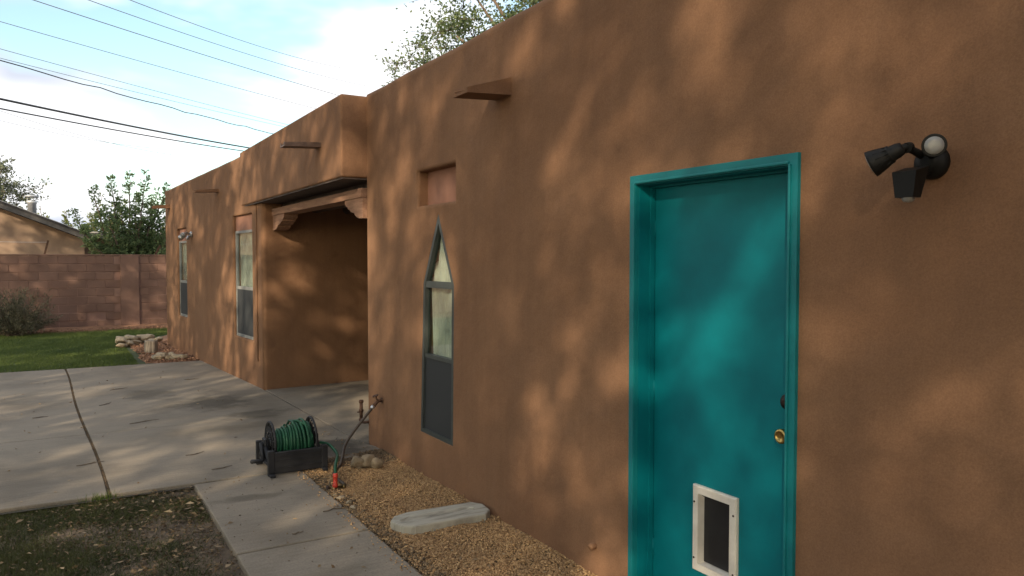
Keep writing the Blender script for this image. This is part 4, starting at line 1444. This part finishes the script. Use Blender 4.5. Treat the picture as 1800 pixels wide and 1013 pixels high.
# sage bush by the garden wall
rngb = np.random.default_rng(55)
bush = thing('sage_bush', (-0.85, 20.3, 0), 'grey-green twiggy bush in front of the block wall at left', 'bush')
LP = []; LA = []; tw = MB()
rbu = random.Random(8)
for k in range(150):
    a = rbu.uniform(0, 6.283); el = rbu.uniform(.25, 1.45); ln = rbu.uniform(.5, 1.0) * (0.80 + .30 * math.sin(el))
    d_ = Vector((math.cos(a) * math.cos(el) * 1.15, math.sin(a) * math.cos(el), math.sin(el) * 1.02))
    b0 = Vector((-0.85 + rbu.uniform(-.15, .15), 20.3 + rbu.uniform(-.1, .1), 0))
    e = b0 + d_ * ln; e.z = max(e.z, .12)
    tw.tube([b0, b0.lerp(e, .5) + Vector((0, 0, .06)), e], [0.006, 0.004, 0.002], 4, cap=False)
    for q_ in range(55):
        u = rbu.uniform(.3, 1.05)
        p = b0.lerp(e, u) + Vector((rbu.gauss(0, .03), rbu.gauss(0, .03), rbu.gauss(0, .03)))
        LP.append(p[:]); LA.append((d_ + Vector((rbu.gauss(0, .6), rbu.gauss(0, .6), rbu.gauss(.2, .5))))[:])
tw.build('stems', BARK, bush)
V, F, T = leaves(np.array(LP), 0.075, 0.016, np.array(LA), None, rng=rngb)
soup('foliage', V, F, LEAF_SAGE, T, (-0.85, 20.3, 0), bush)

# ================================================================== OVERHEAD CABLES
def ray(u, v):
    th = rad(30.75); p = rad(2.114)
    Fv = Vector((math.sin(th) * math.cos(p), math.cos(th) * math.cos(p), -math.sin(p)))
    Rv = Vector((math.cos(th), -math.sin(th), 0)); Uv = Rv.cross(Fv)
    return Fv + Rv * ((u - 900) / 1341) - Uv * ((v - 506.5) / 1341)


def cable(u0, v0, u1, v1, Y0, Y1, r, mat, label, wob=0.0):
    d0 = ray(u0, v0); d1 = ray(u1, v1)
    a = Vector((0, 0, 1.7)) + d0 * (Y0 / d0.y); b = Vector((0, 0, 1.7)) + d1 * (Y1 / d1.y)
    pts = []
    for s_ in np.linspace(-0.9, 2.4, 67):
        p = a.lerp(b, s_)
        p.z += 0.16 * (s_ * (s_ - 1)) * (1 if abs(s_) < 5 else 0)
        if wob:
            p.z += wob * (math.sin(s_ * 31) + .6 * math.sin(s_ * 53 + 1))
        pts.append(p)
    o = MB().tube(pts, r, 6).build('overhead_cable', mat, None, tuple(pts[0]))
    tag(o, label, 'cable', None)


cable(0, 174, 425, 258, 20, 30, 0.026, CABLE, 'upper of the two thickest dark cables low in the sky')
cable(0, 191, 423, 265, 20, 30, 0.017, CABLE, 'lower of the two thickest dark cables low in the sky')
cable(0, 107, 475, 234, 20, 30, 0.013, CABLE, 'dark wavy cable just above the two thickest cables', 0.018)
cable(0, 86, 500, 218, 26, 36, 0.008, CABLEG, 'thin pale cable just above the dark wavy cable')
cable(50, 115, 495, 222, 28, 38, 0.008, CABLEG, 'faintest pale cable crossing between the wavy cable and its upper neighbor')
cable(0, 38, 550, 190, 26, 36, 0.009, CABLEG, 'thin grey cable entering at the left edge, highest there')
cable(58, 0, 540, 152, 26, 36, 0.012, CABLEG, 'grey cable, lowest of the three entering from the top edge')
cable(155, 0, 460, 103, 26, 36, 0.011, CABLEG, 'grey cable, middle of the three entering from the top edge')
cable(228, 0, 457, 82, 26, 36, 0.011, CABLEG, 'grey cable, highest of the three entering from the top edge')
cable(0, 195, 160, 243, 40, 46, 0.009, CABLEG, 'faint cable starting just under the thickest cables at left')
cable(0, 212, 160, 246, 40, 46, 0.009, CABLEG, 'faintest lowest cable at the left edge of the sky')

# ================================================================== GROUND COVER
# pea gravel: small tumbled stones, two loose layers
rg = np.random.default_rng(77)


def gravel(n, x0, x1, y0, y1, s0, s1, zb, mound=0.0):
    y = y0 + (y1 - y0) * rg.uniform(0, 1, n) ** 1.0
    x = rg.uniform(x0, x1, n)
    s_ = rg.uniform(s0, s1, n)
    z = zb + rg.uniform(-0.3, 0.9, n) * s_ + mound * np.clip((x - x0) / (x1 - x0), 0, 1) + 0.006 * np.sin(x * 11 + y * 5)
    base = np.array([(1, 0, 0), (-1, 0, 0), (0, 1, 0), (0, -1, 0), (0, 0, 1), (0, 0, -1), (.62, .62, .45), (-.62, .62, .45), (-.62, -.62, .45), (.62, -.62, .45)], float)
    tris = np.array([(0, 6, 9), (0, 2, 6), (2, 7, 6), (2, 1, 7), (1, 8, 7), (1, 3, 8), (3, 9, 8), (3, 0, 9), (4, 6, 7), (4, 7, 8), (4, 8, 9), (4, 9, 6)])
    sc = s_[:, None] * rg.uniform(.55, 1.2, (n, 3)) * np.array([1.1, .9, .7])
    a = rg.uniform(0, 6.28, n); b = rg.normal(0, .4, n)
    P = base[None] * sc[:, None, :] * rg.uniform(.85, 1.15, (n, 10, 1))
    ca, sa = np.cos(a)[:, None], np.sin(a)[:, None]
    cb, sb_ = np.cos(b)[:, None], np.sin(b)[:, None]
    X = P[..., 0] * cb - P[..., 2] * sb_; Zp = P[..., 0] * sb_ + P[..., 2] * cb
    X2 = X * ca - P[..., 1] * sa; Y2 = X * sa + P[..., 1] * ca
    V = np.stack([X2 + x[:, None], Y2 + y[:, None], Zp + z[:, None]], -1).reshape(-1, 3)
    F = (tris[None] + (np.arange(n) * 10)[:, None, None]).reshape(-1, 3)
    return V, F, np.repeat(np.clip(rg.normal(.52, .27, n), 0, 1), 10)


V, F, T = gravel(62000, 1.675, 2.50, 2.7, 6.20, 0.0038, 0.0085, -0.002)
Vb, Fb, Tb = gravel(450, 1.675, 2.50, 2.7, 6.20, 0.009, 0.015, 0.002)
F = np.concatenate([F, Fb + len(V)]); V = np.concatenate([V, Vb]); T = np.concatenate([T, Tb])
gro = soup('pea_gravel', V, F, GRAVEL, T)
tag(gro, 'tan pea gravel filling the bed between walkway and wall', 'gravel', kind='stuff')
V, F, T = gravel(3800, 1.70, 2.50, 6.02, 6.42, 0.005, 0.012, -0.003)
tag(soup('pea_gravel', V, F, CHIPS, T), 'dark mulch and grit in the corner under the wall tap', 'mulch', kind='stuff')
V, F, T = gravel(1500, 1.655, 1.76, 2.9, 6.1, 0.006, 0.014, -0.002)
tag(soup('leaf_mulch', V, F, CHIPS, T), 'dark leaf bits along the walkway edge of the gravel', 'mulch', kind='stuff')
V, F, T = gravel(260, 1.575, 1.668, 3.0, 6.1, 0.004, 0.009, 0.004)
tag(soup('pea_gravel', V, F, GRAVEL, T), 'stray pebbles spilled onto the walkway edge', 'gravel', kind='stuff')
# soil crumbs of the red bed
V, F, T = gravel(2600, 1.2, 2.2, 13.8, 17.4, 0.008, 0.03, 0.0)
tag(soup('soil_crumbs', V, F, leafmat('red_crumb', (0.36, 0.20, 0.12), (0.16, 0.08, 0.045), 0.0, .9), T), 'loose red soil crumbs in the dirt bed', 'soil', kind='stuff')
V, F, T = gravel(4200, -4.0, 4.0, 20.75, 21.45, 0.01, 0.03, 0.01)
tag(soup('soil_crumbs', V, F, MATS['red_crumb'], T), 'loose red soil in the strip along the block wall', 'soil', kind='stuff')
# grit in the wide joint
n = 2600
yj = rg.uniform(6.22, 13.7, n)
xj = np.array([jx(y) for y in yj]) + rg.normal(0, .006, n)
V, F, T = gravel(n, 0, 1, 0, 1, 0.003, 0.007, -0.008)
V = V.reshape(n, 10, 3); cc = V.mean(1, keepdims=True)
V = V - cc; V[..., 0] += xj[:, None]; V[..., 1] += yj[:, None]; V[..., 2] += -0.006
tag(soup('joint_gravel', V.reshape(-1, 3), F, CHIPS, T * .8), 'grit packed in the wide joint of the concrete', 'gravel', kind='stuff')


def grass(n, xy, h, w, lean, z0):
    x, y = xy
    n = len(x)
    a = rg.uniform(0, 6.28, n); hh = h * rg.uniform(.45, 1.25, n)
    la = rg.uniform(0, 6.28, n); ll = lean * rg.uniform(.2, 1.3, n) * hh
    p = np.stack([x, y, np.full(n, z0)], 1)
    sd = np.stack([np.cos(a), np.sin(a), np.zeros(n)], 1) * (w * rg.uniform(.6, 1.3, n))[:, None] * .5
    tip = p + np.stack([np.cos(la) * ll, np.sin(la) * ll, hh], 1)
    V = np.stack([p - sd, p + sd, tip], 1).reshape(-1, 3)
    F = np.arange(n * 3).reshape(-1, 3)
    return V, F, hh


def smooth_noise(x, y, s, seed=0):
    r = np.random.default_rng(seed); o = 0
    for k in range(6):
        a, b, c = r.uniform(-1, 1, 3)
        o = o + np.sin((x * a + y * b) * s * (1 + .5 * k) + c * 9) / (1 + .4 * k)
    return o / 3


# back lawn
n = 120000
x = rg.uniform(-3.2, 1.5, n); y = rg.uniform(13.86, 20.8, n)
k = (x < 1.13 + np.clip(y - 16.6, 0, 9) ** 1.5 * 0.25 - .02)
x, y = x[k], y[k]
V, F, hh = grass(0, (x, y), 0.045, 0.007, .8, -0.02)
tn = np.clip(.5 + .35 * smooth_noise(x, y, 2.2, 3) + rg.normal(0, .18, len(x)), 0, 1)
tag(soup('back_lawn', V, F, GRASS, np.repeat(tn, 3)), 'mown green lawn beyond the concrete in front of the block wall', 'lawn', kind='stuff')
x = rg.uniform(1.0, 3.0, 26000); y = rg.uniform(17.2, 20.75, 26000)
k = x < 1.13 + np.clip(y - 16.6, 0, 9) ** 1.5 * 0.25
V, F, hh = grass(0, (x[k], y[k]), 0.045, 0.008, .8, -0.02)
tag(soup('lawn_corner', V, F, GRASS, np.repeat(np.clip(rg.normal(.6, .2, k.sum()), 0, 1), 3)), 'green lawn strip behind the rock heap at the house corner', 'lawn', kind='stuff')
# front lawn: patchy, thin towards the walkway
n = 130000
x = rg.uniform(-0.9, 0.85, n); y = rg.uniform(3.6, 6.2, n)
dens = np.clip(0.75 - 0.55 * np.clip((x + .1) / .9, 0, 1) + .55 * smooth_noise(x, y, 5.0, 5), .06, 1)
k = rg.uniform(0, 1, n) < dens
x, y = x[k], y[k]
V, F, hh = grass(0, (x, y), 0.032, 0.0045, 1.2, -0.048)
tn = np.clip(.45 + .4 * smooth_noise(x, y, 4.0, 6) + rg.normal(0, .22, len(x)), 0, 1)
tag(soup('front_lawn', V, F, GRASSDRY, np.repeat(tn, 3)), 'thin patchy lawn with bare dirt beside the walkway', 'lawn', kind='stuff')
# grass tufts on the concrete edge
x = rg.normal(0.24, .05, 300); y = 6.19 + rg.normal(0, .015, 300)
V, F, hh = grass(0, (x, y), 0.07, 0.006, .6, -0.05)
tag(soup('grass_tuft', V, F, GRASS, np.repeat(rg.uniform(0, 1, 300), 3)), 'tuft of grass where the wide joint meets the front lawn', 'grass', kind='stuff')


def litter(n, x0, x1, y0, y1, z, size, mat, name, label, bias=None):
    x = rg.uniform(x0, x1, n); y = rg.uniform(y0, y1, n)
    if bias is not None:
        k = rg.uniform(0, 1, n) < bias(x, y); x, y = x[k], y[k]
    n = len(x)
    P = np.stack([x, y, np.full(n, z)], 1)
    ax = rg.normal(size=(n, 3)) * np.array([1, 1, .18])
    V, F, T = leaves(P, size, size * .5, ax, np.clip(rg.normal(.5, .3, n), 0, 1), fold=.3, rng=rg)
    V[:, 2] = np.maximum(V[:, 2], z - .001)
    tag(soup(name, V, F, mat, T), label, 'leaves', kind='stuff')


litter(5200, -0.9, 0.855, 3.6, 6.19, -0.03, 0.03, CHIPS, 'leaf_mulch', 'small brown leaf bits scattered through the front lawn', lambda x, y: np.clip(.25 + .75 * (x + .2) / 1.0, .1, 1))
litter(200, -0.9, 0.855, 3.6, 6.19, -0.018, 0.05, LITTER, 'leaf_litter', 'pale dry leaves lying on the front lawn', lambda x, y: np.clip(.3 + .7 * (x + .2) / 1.0, .15, 1))
litter(120, -0.6, 1.66, 3.4, 13.6, 0.004, 0.035, LITTER, 'leaf_litter', 'few dry leaves scattered over the concrete')
litter(160, 0.87, 1.66, 3.4, 6.2, 0.003, 0.016, CHIPS, 'leaf_bits', 'dark leaf crumbs on the walkway')
litter(160, 1.66, 2.45, 3.2, 6.2, 0.008, 0.03, LITTER, 'leaf_litter', 'few dry leaves scattered over the pea gravel')
litter(60, 1.6, 2.4, 6.3, 7.4, 0.004, 0.03, LITTER, 'leaf_litter', 'few dry leaves on the concrete behind the hose reel')
# twigs
rt = random.Random(12)
tw_spots = [(0.2, 7.2, .3, 0.22), (1.0, 7.1, .5, .16), (0.75, 8.8, .3, .30), (0.65, 11.2, .5, .24), (1.6, 11.6, -.1, .2), (1.58, 5.02, .15, .14), (1.25, 4.7, .1, .06), (0.45, 10.1, .9, .2), (1.12, 6.5, .2, .16), (1.35, 3.85, .1, .05), (-.2, 9.6, .2, .16)]
for (x, y, a, ln) in tw_spots:
    p = [Vector((x + math.cos(a) * ln * u, y + math.sin(a) * ln * u, 0.006 + .004 * rt.random())) + Vector((rt.uniform(-.012, .012), rt.uniform(-.012, .012), 0)) for u in np.linspace(-.5, .5, 5)]
    m = MB().tube(p, [.003, .004, .004, .003, .002], 5)
    q0 = p[2]
    m.tube([q0, q0 + Vector((math.cos(a + .7), math.sin(a + .7), .05)) * ln * .25], [.002, .0015], 4)
    tag(m.build('twig', BARK, None, (x, y, 0)), 'thin dark twig lying on the concrete', 'twig', 'twigs on the concrete')
# little stub of pipe low on the wall left of the door
stub = MB().tube([(2.47, 3.26, 0.16), (2.44, 3.262, 0.16), (2.425, 3.263, 0.152)], [0.018, 0.018, 0.016], 12).build('pipe_stub', STUCCO, None, (2.46, 3.26, 0.16))
tag(stub, 'small stucco-coloured pipe stub low on the wall left of the door', 'pipe')
